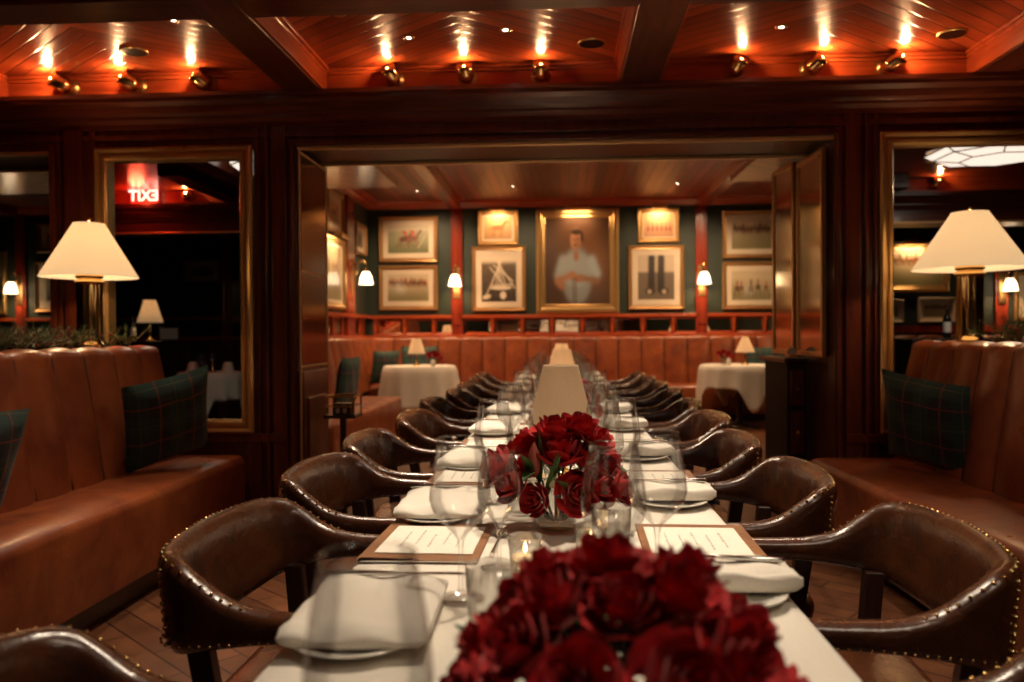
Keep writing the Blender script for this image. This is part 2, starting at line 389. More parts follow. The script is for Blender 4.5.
# ------------------------------------------------------------ room shell
YW0, YW1, ZH, ZB, ZC = 4.6, 5.18, 2.285, 2.575, 2.72      # dividing wall, lintel, beam underside, coffer ceiling
YB, ZI = 11.5, 3.08                                        # back wall and inner ceiling
JL, JR = -1.54, 1.548
struct(MB().box(-9.2, 9.2, -6, 12, -0.1, 0).build('floor', FLOOR))
struct(MB().box(-9.2, 9.2, YB, YB + 0.2, 0, 3.3).build('wall_back', GREEN))
struct(MB().box(-9.2, -9.0, -6, 12, 0, 3.3).build('wall_left', DARKWALL))
struct(MB().box(9.0, 9.2, -6, 12, 0, 3.3).build('wall_right', DARKWALL))
struct(MB().box(-9.2, 9.2, -4.2, -4.0, 0, 3.3).build('wall_front', WZ))
def plan_wall(pts, z0, z1):
    return MB().add([(x, y, z0) for x, y in pts] + [(x, y, z1) for x, y in pts], [(i, (i + 1) % len(pts), (i + 1) % len(pts) + len(pts), i + len(pts)) for i in range(len(pts))] + [tuple(range(len(pts))), tuple(range(len(pts), 2 * len(pts)))])
struct(plan_wall([(-1.61, YW1), (-2.80, 9.0), (-2.80, YB), (-2.95, YB), (-2.95, 9.0), (-1.76, YW1)], 0, ZI).build('wall_inner_left', GREEN))
struct(plan_wall([(1.66, YW1), (3.30, 9.6), (3.30, YB), (3.45, YB), (3.45, 9.6), (1.80, YW1)], 0, ZI).build('wall_inner_right', GREEN))
struct(plan_wall([(-3.17, YW1), (-7.22, YB), (-7.34, YB), (-3.29, YW1)], 0, ZI).build('wall_side_left', GREEN))
struct(MB().box(-7.2, -2.95, YB - 0.02, YB, 0, ZI).build('wall_far_left', DARKWALL))  # near-black sheet over the green wall, the side room's dimness put into colour
mb = MB().box(-9.2, -3.03, YW0, YW1, ZH, 3.3).box(-3.03, -1.80, YW0, YW0 + .07, ZH, 3.3).box(-1.80, 1.80, YW0, YW1, ZH, 3.3).box(1.80, 3.03, YW0, YW0 + .07, ZH, 3.3).box(3.03, 9.2, YW0, YW1, ZH, 3.3)
for s in (-1, 1):
    for a, b, z0, z1, th in ((1.548, 1.80, 0, ZH, YW1), (2.75, 3.03, 0, ZH, YW0 + .07), (1.80, 2.75, 0, 0.61, YW0 + .07)): mb.box(*sorted((s * a, s * b)), YW0, th, z0, z1)
mb.box(3.6, 9.2, YW0, YW1, 0, ZH)
struct(mb.build('wall_middle', WZ))
mb = MB().box(-5.3, -2.7, 8.32, 8.8, ZH, ZI).box(2.9, 9.0, 8.32, 8.8, ZH, ZI)
struct(mb.build('wall_header', WX))
struct(MB().box(-9.0, -1.7, YW1, 8.32, ZC, ZC + 0.06).box(1.75, 9.0, YW1, 8.32, ZC, ZC + 0.06).build('ceiling_side', BOARD_V))
struct(MB().box(-9.2, 9.2, -4.0, YW0, ZC, ZC + 0.1).build('ceiling', BOARD_V))
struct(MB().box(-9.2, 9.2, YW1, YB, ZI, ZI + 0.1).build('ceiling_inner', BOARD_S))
# beams of the coffered ceiling
mb = MB(); bc = [-5.32, -3.4, -1.467, 0.449, 2.375, 4.29]
for x in bc: mb.box(x - 0.106, x + 0.106, -4.0, YW0 - 0.03, ZB, ZC)
for x, y in ((-3.42, 6.8), (-2.95, 6.2), (3.3, 8.0), (5.2, 6.6), (7.1, 6.6)): mb.box(x - 0.106, x + 0.106, y, 8.3, ZB, ZC)
struct(mb.build('trim_1', WY, bevel=0.006))
mb = MB()
for y in (-2.58, -0.64, 1.3, 3.24):
    for a, b in zip([-9.2] + bc, bc + [9.2]): mb.box(a + 0.106, b - 0.106, y, y + 0.22, ZB + 0.002, ZC)
struct(mb.build('trim_2', WX, bevel=0.006))
# mouldings round each coffer, and the cherry frieze the spotlights stand on
mb = MB(); fz = MB(); fy = MB(); fz.box(-5.2, -2.7, 8.30, 8.32, ZB, ZC); fz.box(2.9, 9.0, 8.30, 8.32, ZB, ZC)
for a, b in zip(bc[:-1], bc[1:]):
    x0, x1 = a + 0.106, b - 0.106
    for y0, y1 in ((3.46, YW0 - 0.02), (1.52, 3.24), (-0.42, 1.3)):
        for d, h in ((0.035, 0.018), (0.018, 0.036)):
            z = ZC - h
            mb.box(x0, x1, y0, y0 + d, z, ZC); mb.box(x0, x1, y1 - d, y1, z, ZC); mb.box(x0, x0 + d, y0, y1, z, ZC); mb.box(x1 - d, x1, y0, y1, z, ZC)
        fy.box(x0, x0 + 0.012, y0, y1, ZB + 0.012, ZC - 0.03); fy.box(x1 - 0.012, x1, y0, y1, ZB + 0.012, ZC - 0.03)  # beam sides in brighter cherry, their lit look put into the colour
    fz.box(x0, x1, YW0 - 0.02, YW0, ZB, ZC); pass
struct(mb.build('trim_3', CX_, bevel=0.004)); struct(fz.build('trim_4', CX_)); struct(fy.build('trim_5', CY_))
# cornice on the dividing wall
for nm, y, xa, xb in (('trim_6', YW0, -9.0, 9.0), ('trim_7', 8.32, -5.1, -2.75), ('trim_23', 8.32, 3.0, 9.0)):
    sg = -1
    pts = [(0, 2.40), (0.015, 2.40), (0.02, 2.425), (0.05, 2.445), (0.05, 2.46), (0.075, 2.475), (0.09, 2.51), (0.12, 2.53), (0.12, 2.55), (0.135, 2.553), (0.135, ZB), (0, ZB)]
    struct(MB().prof_x([(y + sg * a, z) for a, z in pts], xa, xb).build(nm, WX))
# casing, pilasters and panel mouldings on the front of the dividing wall
mb = MB()
for s in (-1, 1):
    def bx(a, b, d, z0, z1): mb.box(*sorted((s * a, s * b)), YW0 - d, YW0, z0, z1)
    bx(1.555, 1.575, 0.03, 0, 2.32); bx(1.60, 1.685, 0.022, 0.12, 2.40); bx(1.705, 1.72, 0.03, 0.12, 2.40); bx(1.76, 1.78, 0.018, 0.12, 2.40)
    bx(2.76, 2.79, 0.02, 0.12, 2.40); bx(2.83, 2.94, 0.03, 0.12, 2.40); bx(2.97, 2.99, 0.02, 0.12, 2.40); bx(3.0, 3.03, 0.035, 0, 2.32)
    bx(1.55, 3.03, 0.035, 0, 0.14); bx(1.6, 3.03, 0.028, 0.55, 0.60)
mb.box(-9, 9, YW0 - 0.018, YW0, 2.335, 2.365)
mb.box(JL - .03, JR + .03, YW0 - 0.028, YW0, 2.285, 2.31)
struct(mb.build('trim_8', WZ, bevel=0.003))
# lintel underside: dark grille between brass lines
struct(MB().box(JL, JR, YW0 + 0.06, YW1 - 0.12, ZH - 0.006, ZH).box(-9, -3.03, YW0 + 0.06, YW1 - 0.12, ZH - 0.006, ZH).build('trim_9', GRILLE))
mb = MB()
for y in (YW0 + 0.001, YW1 - 0.12): mb.box(JL, JR, y, y + 0.02, ZH - 0.024, ZH); mb.box(-9, -3.03, y, y + 0.02, ZH - 0.024, ZH)
mb.box(-5.1, -2.9, 8.3, 8.33, ZH - 0.02, ZH); mb.box(3.1, 9, 8.3, 8.33, ZH - 0.02, ZH)
struct(mb.build('trim_10', BRASSLINE, bevel=0.006))
# left jamb: lacquered reveal between brass lines
mb = MB(); mb.box(JL, JL + 0.008, YW0 + 0.05, YW1 - 0.04, 1.0, 2.24); struct(mb.build('trim_11', LACQ))
mb = MB()
for y in (YW0 + 0.015, YW1 - 0.03): mb.box(JL, JL + 0.014, y, y + 0.014, 0.1, 2.27)
for z in (0.98, 1.55, 2.25): mb.box(JL, JL + 0.013, YW0 + 0.03, YW1 - 0.03, z, z + 0.012)
struct(mb.build('trim_12', BRASSLINE, bevel=0.005))
mb = MB().box(JL, JL + 0.02, YW0 + 0.03, YW1 - 0.03, 0, 0.96); mb.box(JL, JL + 0.03, YW0 + 0.1, YW1 - 0.1, 0.2, 0.8); struct(mb.build('trim_13', WZ, bevel=0.01))
# inner room: cornice, beams, pilasters, chair rail with mirror strip
pts = [(0, 2.985), (0.03, 2.985), (0.04, 3.0), (0.10, 3.01), (0.12, 3.035), (0.18, 3.04), (0.2, ZI), (0, ZI)]
mb = MB().prof_x([(YB - a, z) for a, z in pts], -9, 9); mb.prof_y([(-2.8 + a, z) for a, z in pts], 9.0, YB); mb.prof_y([(3.3 - a, z) for a, z in pts], 9.7, YB)
struct(mb.build('trim_14', CX_))
mb = MB()
for x in (-1.49, 2.0, -4.9, -8.06): mb.box(x - 0.075, x + 0.075, YW1, YB - 0.2, 2.95, ZI)
mb.box(-2.5, 2.8, 8.3, 8.45, 2.97, ZI)
struct(mb.build('trim_15', CY_, bevel=0.006))
struct(MB().box(-1.62, 1.66, YW1, YW1 + 0.3, 2.42, ZI).build('trim_16', WX))
mb = MB()
for x in (-1.493, 2.004, -8.06, -4.9):
    mb.box(x - 0.08, x + 0.08, YB - 0.05, YB, 1.0, 2.99); mb.box(x - 0.045, x + 0.045, YB - 0.065, YB - 0.05, 1.3, 2.9)
mb.box(-2.8, -2.75, 10.2, 10.56, 0.9, 2.99)
struct(mb.build('trim_17', RZ_, bevel=0.006))
mb = MB().box(-9, 3.3, YB - 0.05, YB, 1.40, 1.445).box(-9, 3.3, YB - 0.10, YB, 1.10, 1.16).box(-2.8, -2.74, 9.0, YB, 1.40, 1.445).box(-2.8, -2.70, 9.0, YB, 1.08, 1.16)
x = -2.7
while x < 3.3:
    if abs(x + 1.493) > .1 and abs(x - 2.004) > .1: mb.box(x - 0.018, x + 0.018, YB - 0.04, YB, 1.15, 1.41)
    x += 0.43
for i in range(5): mb.box(-2.8, -2.765, 9.1 + i * 0.45, 9.135 + i * 0.45, 1.15, 1.41)
struct(mb.build('trim_18', CX_, bevel=0.004))
mt = MB(); x = -2.7
while x < 3.2:
    a, b = x + 0.018, x + 0.412; q = YB - 0.006; p_ = YB - 0.014; i_ = 0.035
    o4 = [(a, q, 1.16), (b, q, 1.16), (b, q, 1.40), (a, q, 1.40)]; n4 = [(a + i_, p_, 1.16 + i_), (b - i_, p_, 1.16 + i_), (b - i_, p_ - 0.012, 1.40 - i_), (a + i_, p_ - 0.012, 1.40 - i_)]
    mt.add(o4 + n4, [(4, 5, 6, 7), (0, 1, 5, 4), (1, 2, 6, 5), (2, 3, 7, 6), (3, 0, 4, 7)]); x += 0.43
struct(mt.build('trim_19', MIRROR, fix=False)); struct(MB().box(-2.8, -2.785, 9.0, YB - 0.02, 1.16, 1.40).build('trim_20', ANTIQUE))
struct(MB().box(-9, 3.3, YB - 0.03, YB, 0, 1.10).build('trim_21', WZ))

# ------------------------------------------------------------ brass framed openings either side
def brass_frame(name, x0, x1, z0, z1):
    cx0 = (x0 + x1) / 2; W = (x1 - x0) / 2; H = z1 - z0; fr = MB()
    prof = [(0, 0.0), (0, 0.03), (0.012, 0.04), (0.028, 0.035), (0.032, 0.022), (0.045, 0.022), (0.05, 0.036), (0.066, 0.036), (0.076, 0.02), (0.076, -0.06), (0.06, -0.06)]
    cor = [(-W, 0), (W, 0), (W, H), (-W, H)]; sx = [1, -1, -1, 1]; sz = [1, 1, -1, -1]
    rows = [[(cx0 + cx + sx[i] * a, YW0 - 0.002 - d, z0 + cz + sz[i] * a) for a, d in prof] for i, (cx, cz) in enumerate(cor)]
    fr.grid(rows, close_u=True, close_v=True, smooth=False); struct(fr.build(name, GILTBRASS))
brass_frame('window_1', -2.755, -1.80, 0.60, 2.29)
brass_frame('window_2', 1.785, 2.74, 0.60, 2.29)

# mirrored panels on the right jamb
def jamb_panel(p0, p1, z0, z1, label, m):
    d = Vector((p1[0] - p0[0], p1[1] - p0[1])); L_ = d.length; a = math.atan2(d.y, d.x)
    t = thing('mirror_panel', label, 'mirror', (p0[0], p0[1], z0), a)
    MB().box(0.02, L_ - 0.02, 0, 0.012, 0.02, z1 - z0 - 0.02).build('panel_glass', m, t)
    f = MB(); H = z1 - z0
    for b in ((0, 0.028, 0, H), (L_ - 0.028, L_, 0, H), (0.028, L_ - 0.028, 0, 0.028), (0.028, L_ - 0.028, H - 0.028, H)): f.box(b[0], b[1], -0.006, 0.022, b[2], b[3])
    f.build('panel_frame', BRASS_D, t, bevel=0.004)
jamb_panel((JR - 0.026, YW0 + 0.08), (JR - 0.026, YW1), 1.03, 2.24, 'brass framed mirror panel set into the right side of the opening', ANTIQUE)
jamb_panel((1.515, YW1 + 0.04), (1.475, YW1 + 0.40), 1.03, 2.27, 'narrow antiqued mirror panel angled just behind the right side of opening', ANTIQUE)

# ------------------------------------------------------------ leather banquettes
def channel_back(mb, path, z0, z1, lean, ch, depth):
    """path: list of (x,y,nx,ny) dense samples with arc length; front faces along n."""
    rows = []; s = 0; prev = None
    for (x, y, nx, ny) in path:
        if prev: s += math.hypot(x - prev[0], y - prev[1])
        prev = (x, y); fr = (s / ch) % 1; bulge = depth * (abs(math.sin(PI * fr)) ** 0.42)
        row = []
        for k in range(9):
            t = k / 8; z = z0 + (z1 - 0.05 - z0) * t; off = bulge * (0.55 + 0.45 * math.sin(PI * min(1, t * 0.9 + .1))) - lean * t
            row.append((x + nx * off, y + ny * off, z))
        r = 0.05
        for k in range(1, 7):
            a = PI * k / 6 * 0.95; zz = z1 - 0.05 + math.sin(a) * (r * (0.55 + 0.45 * bulge / depth)); o2 = bulge * math.cos(a) * 0.7 - lean - (1 - math.cos(a)) * 0.05
            row.append((x + nx * o2, y + ny * o2, zz))
        row.append((x - nx * (lean + 0.08), y - ny * (lean + 0.08), z0))
        rows.append(row)
    return mb.grid(rows)
def channel_creases(path, z0, z1, lean, ch, t, r=0.007):  # dark tubes along the seams; shade of the creases put into their colour
    mb = MB(); s = 0; prev = None; nxt = ch
    for (x, y, nx, ny) in path:
        if prev: s += math.hypot(x - prev[0], y - prev[1])
        prev = (x, y)
        if s >= nxt:
            nxt += ch; pts = [(x + nx * (0.006 - lean * k / 6), y + ny * (0.006 - lean * k / 6), z0 + (z1 - .05 - z0) * k / 6) for k in range(7)]
            pts += [(x + nx * (-lean - .03), y + ny * (-lean - .03), z1 - .022), (x + nx * (-lean - .08), y + ny * (-lean - .08), z1 - .03)]; mb.tube(pts, r, 6, False)
    mb.build('seam_crease', SEAM, t)
def seat_block(mb, outline, z0, z1, r=0.045, crown=0.015):
    """rounded cushion block from a convex plan outline (ccw)."""
    cx = sum(p[0] for p in outline) / len(outline); cy = sum(p[1] for p in outline) / len(outline)
    xs_, ys_ = [p[0] for p in outline], [p[1] for p in outline]; wx, wy = max(xs_) - min(xs_), max(ys_) - min(ys_)
    def tg(p):       # nearest point of the block's middle line
        if wy > wx: return (cx, min(max(p[1], min(ys_) + wx / 2), max(ys_) - wx / 2))
        return (min(max(p[0], min(xs_) + wy / 2), max(xs_) - wy / 2), cy)
    def ins(p, d):
        q = tg(p); v = Vector((q[0] - p[0], q[1] - p[1])); l = max(v.length, 1e-4); v = v / l; return (p[0] + v.x * d, p[1] + v.y * d)
    rows = [[(*ins(p, 0.004), z0) for p in outline], [(*p, z0 + 0.02) for p in outline], [(*p, z1 - r) for p in outline]]
    for k in range(1, 5):
        a = PI / 2 * k / 4; rows.append([(*ins(p, r * (1 - math.cos(a))), z1 - r + r * math.sin(a)) for p in outline])
    for f_ in (0.25, 0.5, 0.75, 0.96):
        rows.append([(p[0] + (tg(p)[0] - p[0]) * f_, p[1] + (tg(p)[1] - p[1]) * f_, z1 + crown * f_) for p in outline])
    mb.grid(rows, close_v=True)
    n = len(outline); mb.add(rows[-1], [tuple(range(n))], True); mb.add(rows[0], [tuple(reversed(range(n)))])
    return mb
def round_rect(x0, x1, y0, y1, r, seg=6, n=10, rr=None):
    out = []
    rs = rr or (r, r, r, r)
    for i, (cx, cy, a0, q) in enumerate(((x1 - rs[0], y0 + rs[0], -PI / 2, rs[0]), (x1 - rs[1], y1 - rs[1], 0, rs[1]), (x0 + rs[2], y1 - rs[2], PI / 2, rs[2]), (x0 + rs[3], y0 + rs[3], PI, rs[3]))):
        for k in range(seg + 1):
            a = a0 + PI / 2 * k / seg; out.append((cx + q * math.cos(a), cy + q * math.sin(a)))
    dense = []
    for i, p in enumerate(out):
        q = out[(i + 1) % len(out)]; d = math.hypot(q[0] - p[0], q[1] - p[1]); k = max(1, int(d / 0.12))
        for j in range(k): dense.append((p[0] + (q[0] - p[0]) * j / k, p[1] + (q[1] - p[1]) * j / k))
    return dense
def straight(x, y0, y1, nx, step=0.012):
    n = int(abs(y1 - y0) / step); return [(x, y0 + (y1 - y0) * i / n, nx, 0) for i in range(n + 1)]
# left banquette
t = thing('leather_banquette', 'cognac leather banquette with channelled back along the left side, pine garland behind it', 'banquette', (0, 0, 0), 0, 'leather banquettes')
seat_block(MB(), round_rect(-2.30, -1.835, 1.2, 4.56, 0, rr=(0.03, 0.05, 0.02, 0.02)), 0.12, 0.478).build('seat', COGNAC, t)
channel_back(MB(), straight(-2.20, 1.2, 4.40, 1), 0.42, 1.125, 0.10, 0.25, 0.05).build('backrest', COGNAC, t); channel_creases(straight(-2.20, 1.2, 4.40, 1), 0.45, 1.125, 0.10, 0.25, t)
MB().box(-2.4, -1.90, 1.2, 4.42, 0, 0.12).build('plinth', DARKWOOD, t)
MB().box(-2.395, -2.345, 1.2, 4.43, 0.1, 1.09).build('back_panel', WZ, t)
# right banquette (front leans slightly towards the table)
t = thing('leather_banquette', 'dark cognac leather banquette with channelled back along the right side', 'banquette', (0, 0, 0), 0, 'leather banquettes')
ol = [(-x, y) for x, y in round_rect(-1.99, -1.36, 1.2, 4.56, 0, rr=(0.03, 0.10, 0.02, 0.02))][::-1]
ol = [(x + max(0, 4.5 - y) * 0.05 * (x < 1.8), y) for x, y in ol]
seat_block(MB(), ol, 0.12, 0.475).build('seat', COGNAC, t)
channel_back(MB(), straight(1.86, 1.2, 4.50, -1), 0.42, 1.13, 0.09, 0.26, 0.05).build('backrest', COGNAC, t); channel_creases(straight(1.86, 1.2, 4.50, -1), 0.45, 1.13, 0.09, 0.26, t)
MB().box(1.60, 2.0, 1.2, 4.40, 0, 0.12).build('plinth', DARKWOOD, t)
MB().box(2.0, 2.05, 1.2, 4.5, 0.1, 1.09).build('back_panel', WZ, t)
# ledges behind the backs
for x0, x1, lb in ((-2.83, -2.40, 'dark wood shelf behind the left banquette carrying lamp and garland'), (2.055, 2.50, 'dark wood shelf behind the right banquette carrying lamp and garland')):
    t = thing('ledge_cabinet', lb, 'shelf')
    MB().box(x0, x1, 1.2, 4.5, 0.0, 1.06).build('cabinet_body', WZ, t, bevel=0.004)
    MB().box(x0 - 0.012, x1 + 0.004, 1.19, 4.53, 1.06, 1.092).build('shelf_top', WY, t, bevel=0.006)
# inner left banquette (L: side wing and back run)
t = thing('leather_banquette', 'bright cognac leather banquette with channelled back along the far wall', 'banquette', (0, 0, 0), 0, 'leather banquettes')
_o = [(-1.90, 6.1), (-1.80, 6.1)] + [(-1.80, 6.1 + .15 * k) for k in range(1, 19)] + [(-1.80 - .1 * (1 - math.cos(a)), 8.9 + .1 * math.sin(a)) for a in [PI / 2 * k / 5 for k in range(6)]] + [(-1.9 - .12 * k, 9.0) for k in range(1, 7)] + [(-2.66 + .09 * k, 8.75 - .31 * k) for k in range(0, 9)]
seat_block(MB(), _o, 0.1, 0.47).build('side_seat', COGNAC, t)
seat_block(MB(), round_rect(-2.62, 3.2, 10.62, 11.2, 0.03), 0.1, 0.47).build('seat', COGNAC, t)
path = straight(-2.58, 8.4, 10.95, 1, 0.02)
for i in range(1, 16):
    a = PI / 2 * i / 16; path.append((-2.48 - 0.1 * math.cos(a), 10.95 + 0.1 * math.sin(a), math.cos(a), -math.sin(a)))
n = int(5.6 / 0.012); path += [(-2.48 + 5.68 * i / n, 11.05, 0, -1) for i in range(1, n + 1)]
channel_back(MB(), path, 0.42, 1.135, 0.08, 0.315, 0.06).build('backrest', COGNAC, t); channel_creases(path, 0.45, 1.135, 0.08, 0.315, t, 0.014)
MB().box(-2.25, -1.9, 7.3, 8.9, 0, 0.1).box(-2.6, 3.2, 10.7, 11.2, 0, 0.1).build('plinth', DARKWOOD, t)
MB().box(-2.79, 3.29, 11.17, 11.44, 0.0, 1.10).box(-2.79, -2.70, 9.05, 11.2, 0.0, 1.08).build('back_panel', WX, t)

# ------------------------------------------------------------ cushions
def cushion(loc, rot, size, label, thick=0.13):
    n = 14; top = []; 
    def pt(u, v, s):
        e = (1 - abs(u) ** 3.0) * (1 - abs(v) ** 3.0); k = 1 - 0.06 * (1 - max(abs(u), abs(v)) ** 6) * 0
        pin = 1 - 0.05 * (1 - abs(u) ** 2) if abs(v) > abs(u) else 1 - 0.05 * (1 - abs(v) ** 2)
        wv = 0.006 * math.sin(9 * u + 4 * v) * e
        return (u * size / 2 * pin, s * (thick / 2 * max(e, 0) ** 0.55) + wv, v * size / 2 * pin)
    mb = MB()
    for s in (-1, 1): mb.grid([[pt(-1 + 2 * i / n, -1 + 2 * j / n, s) for j in range(n + 1)] for i in range(n + 1)])
    o = mb.build('cushion', TARTAN); o.location = loc; o.rotation_euler = rot
    tag(o, label, 'cushion', 'tartan cushions'); return o
cushion((-2.02, 3.98, 0.75), (0.30, -0.20, 1.0), 0.48, 'teal and navy tartan cushion leaning on the far end of left banquette')
cushion((-2.10, 2.68, 0.71), (0.30, 0.06, 1.45), 0.44, 'dark tartan cushion cut off by the left edge of the picture')
cushion((1.76, 3.95, 0.735), (0.28, 0.14, -1.05), 0.47, 'near black tartan cushion leaning on the right banquette')
cushion((1.80, 2.86, 0.67), (0.30, 0.0, -1.5), 0.40, 'dark cushion at the very right edge of the picture')
cushion((-1.98, 7.3, 0.72), (0.15, 0, 1.5), 0.50, 'dark green cushion on the inner banquette behind the left doorway edge')
cushion((-2.36, 10.6, 0.73), (0.2, 0, 0.9), 0.46, 'green tartan cushion in the far left corner behind small table')
cushion((-1.95, 10.88, 0.76), (-0.2, 0, 0.05), 0.50, 'wide green tartan cushion behind the lamp on left small table')
cushion((2.75, 10.88, 0.72), (-0.2, 0, 0.0), 0.52, 'dark green cushion behind the right small table')

# ------------------------------------------------------------ leather armchairs
def make_chair(label):
    t = thing('leather_armchair', label, 'chair', (0, 0, 0), 0, 'leather armchairs along the long table')
    # key rows: x, y, half thickness, z bottom, z top
    half = [(0.30, 0.262, 0.024, 0.646, 0.684), (0.20, 0.268, 0.025, 0.644, 0.686), (0.08, 0.272, 0.025, 0.642, 0.688), (0.0, 0.274, 0.026, 0.640, 0.689), (-0.07, 0.275, 0.027, 0.636, 0.694), (-0.13, 0.275, 0.028, 0.628, 0.712), (-0.18, 0.273, 0.030, 0.618, 0.746), (-0.222, 0.262, 0.032, 0.606, 0.776), (-0.256, 0.225, 0.032, 0.598, 0.787), (-0.272, 0.15, 0.030, 0.592, 0.792), (-0.280, 0.07, 0.030, 0.590, 0.794)]
    keys = [(x, -y, a, b, c) for x, y, a, b, c in half] + [(-0.283, 0, 0.030, 0.590, 0.795)] + half[::-1]
    S = catmull(keys, 4); rows = []; nail = []
    for i, p in enumerate(S):
        a = S[max(i - 1, 0)]; b = S[min(i + 1, len(S) - 1)]; tx, ty = b[0] - a[0], b[1] - a[1]; l = math.hypot(tx, ty); nx, ny = -ty / l, tx / l
        h = (p[4] - p[3]) / 2; zc = (p[4] + p[3]) / 2; w = p[2]; row = []; pad = max(0, min(1, (h * 2 - 0.055) / 0.1))
        for k in range(16):
            an = 2 * PI * k / 16; ca, sa = math.cos(an), math.sin(an)
            ex = 0.75; u = math.copysign(abs(ca) ** ex, ca) * w * (1 - 0.30 * pad * (1 - abs(sa))); z = zc + math.copysign(abs(sa) ** ex, sa) * h
            lean = -(z - zc) * 0.10 * pad            # back leans outward a little
            row.append((p[0] + nx * (u - lean), p[1] + ny * (u - lean), z))
        rows.append(row)
        nail.append((p, nx, ny, w, h, zc, pad))
    mb = MB(); mb.grid(rows, close_v=True)
    for r_ in (rows[0], rows[-1]): mb.add(r_, [tuple(range(16))], True)
    rail = mb.build('back_rail', CHAIRL, t)
    # fat front-of-crest roll
    # nails along the crest outside and down the two corners, and under the arms
    nm = MB(); 
    def stud(x, y, z, r=0.0038): nm.sphere((x, y, z), r, 6, 4)
    acc = 0; last = None
    for i in range(len(nail) - 1):
        for q in range(4):
            f_ = q / 4; A, B = nail[i], nail[i + 1]
            P_ = [A[0][j] * (1 - f_) + B[0][j] * f_ for j in range(5)]; nx, ny = A[1] * (1 - f_) + B[1] * f_, A[2] * (1 - f_) + B[2] * f_
            l = math.hypot(nx, ny); nx, ny = nx / l, ny / l; w, h, zc, pad = [A[j] * (1 - f_) + B[j] * f_ for j in (3, 4, 5, 6)]
            if last is not None: acc += math.hypot(P_[0] - last[0], P_[1] - last[1])
            last = (P_[0], P_[1])
            if acc > 0.0155:
                acc = 0
                if pad > 0.12:
                    z = zc + h * 0.95; o_ = (w * 0.42 + (z - zc) * 0.1 * pad); stud(P_[0] + nx * o_, P_[1] + ny * o_, z, 0.0042)
                z = zc - h * 0.72; o_ = w * 0.78; stud(P_[0] + nx * o_, P_[1] + ny * o_, z, 0.0032)
    for sg in (-1, 1):
        for k in range(10):
            z = 0.625 + 0.135 * k / 9; off = 0.028 + (z - 0.69) * 0.08
            stud(-0.238 - off * 0.70, sg * (0.246 + off * 0.70), z, 0.0050)
    nm.build('nailhead_trim', BRASS, t)
    # piping seam inside the corner
    sm = MB()
    for sg in (-1, 1): sm.tube([(-0.205 - 0.008 * k / 4, sg * (0.226 + 0.006 * k / 4), 0.61 + 0.19 * k / 4) for k in range(5)], 0.004, 6)
    sm.build('seam_crease', CHAIRL, t) if False else None
    # seat
    seat_block(MB(), round_rect(-0.24, 0.26, -0.245, 0.245, 0.07), 0.425, 0.485, 0.03, 0.02).build('seat', CHAIRL, t)
    MB().box(-0.235, 0.25, -0.235, 0.235, 0.375, 0.425).build('seat_frame', DARKWOOD, t, bevel=0.01)
    for sx, sy in ((1, 1), (1, -1), (-1, 1), (-1, -1)):
        x, y = (0.20 if sx > 0 else -0.19), 0.205 * sy
        lg = MB(); lg.tube([(x, y, 0.40), (x + 0.01 * sx, y + 0.008 * sy, 0.2), (x + 0.03 * sx, y + 0.02 * sy, 0)], [0.024, 0.020, 0.015], 10); lg.build('leg', DARKWOOD, t)
    for sx, sy in ((1, 1), (1, -1), (-1, 1), (-1, -1)):
        x = 0.17 if sx > 0 else -0.17; y0 = 0.22 * sy; y1 = (0.268 if sx > 0 else 0.245) * sy; x1 = x if sx > 0 else -0.20
        mbp = MB(); mbp.box(-0.022, 0.022, -0.015, 0.015, 0.38, 0.625)
        pv = [(x + vx + (x1 - x) * (vz - 0.38) / 0.245, y0 + vy + (y1 - y0) * (vz - 0.38) / 0.245, vz) for vx, vy, vz in mbp.v]; mbp.v = pv
        mbp.build('arm_post', DARKWOOD, t, bevel=0.004)
    for sy in (-1, 1):
        bk = MB(); bk.tube([(0.15 - 0.17 * math.sin(a), 0.245 * sy, 0.44 + 0.18 * math.cos(a)) for a in [PI / 2 * k / 8 for k in range(9)]], 0.011, 8); bk.build('arm_bracket', DARKWOOD, t)
        MB().tube([(0.205, 0.21 * sy, 0.16), (-0.20, 0.21 * sy, 0.16)], 0.011, 8).build('stretcher', DARKWOOD, t)
    MB().tube([(0, -0.21, 0.16), (0, 0.21, 0.16)], 0.011, 8).build('stretcher', DARKWOOD, t)
    return t
SEATL = [0.79, 1.64, 2.37, 3.05, 3.88, 4.76, 5.46, 6.12, 6.92, 7.69]
SEATR = [0.84, 1.65, 2.34, 3.05, 3.84, 4.60, 5.49, 6.30, 7.10, 7.85]
XL_ = [-.455, -.45, -.485, -.505, -.475, -.525, -.47, -.475, -.49, -.51]
XR_ = [.455, .51, .435, .415, .47, .48, .51, .52, .52, .51]
def at_end(i, side):
    return '%s from the near end, %s side' % (ORD[i], side)
ch0 = make_chair('chestnut leather armchair at long table, ' + at_end(0, 'left'))
ch0.location = (XL_[0], SEATL[0], 0)
for i in range(1, 10): dup(ch0, (XL_[i], SEATL[i], 0), random.uniform(-.05, .05), 'chestnut leather armchair with brass nailheads, ' + at_end(i, 'left'))
for i in range(10): dup(ch0, (XR_[i], SEATR[i], 0), PI + random.uniform(-.05, .05), 'chestnut leather armchair with brass nailheads, ' + at_end(i, 'right'))

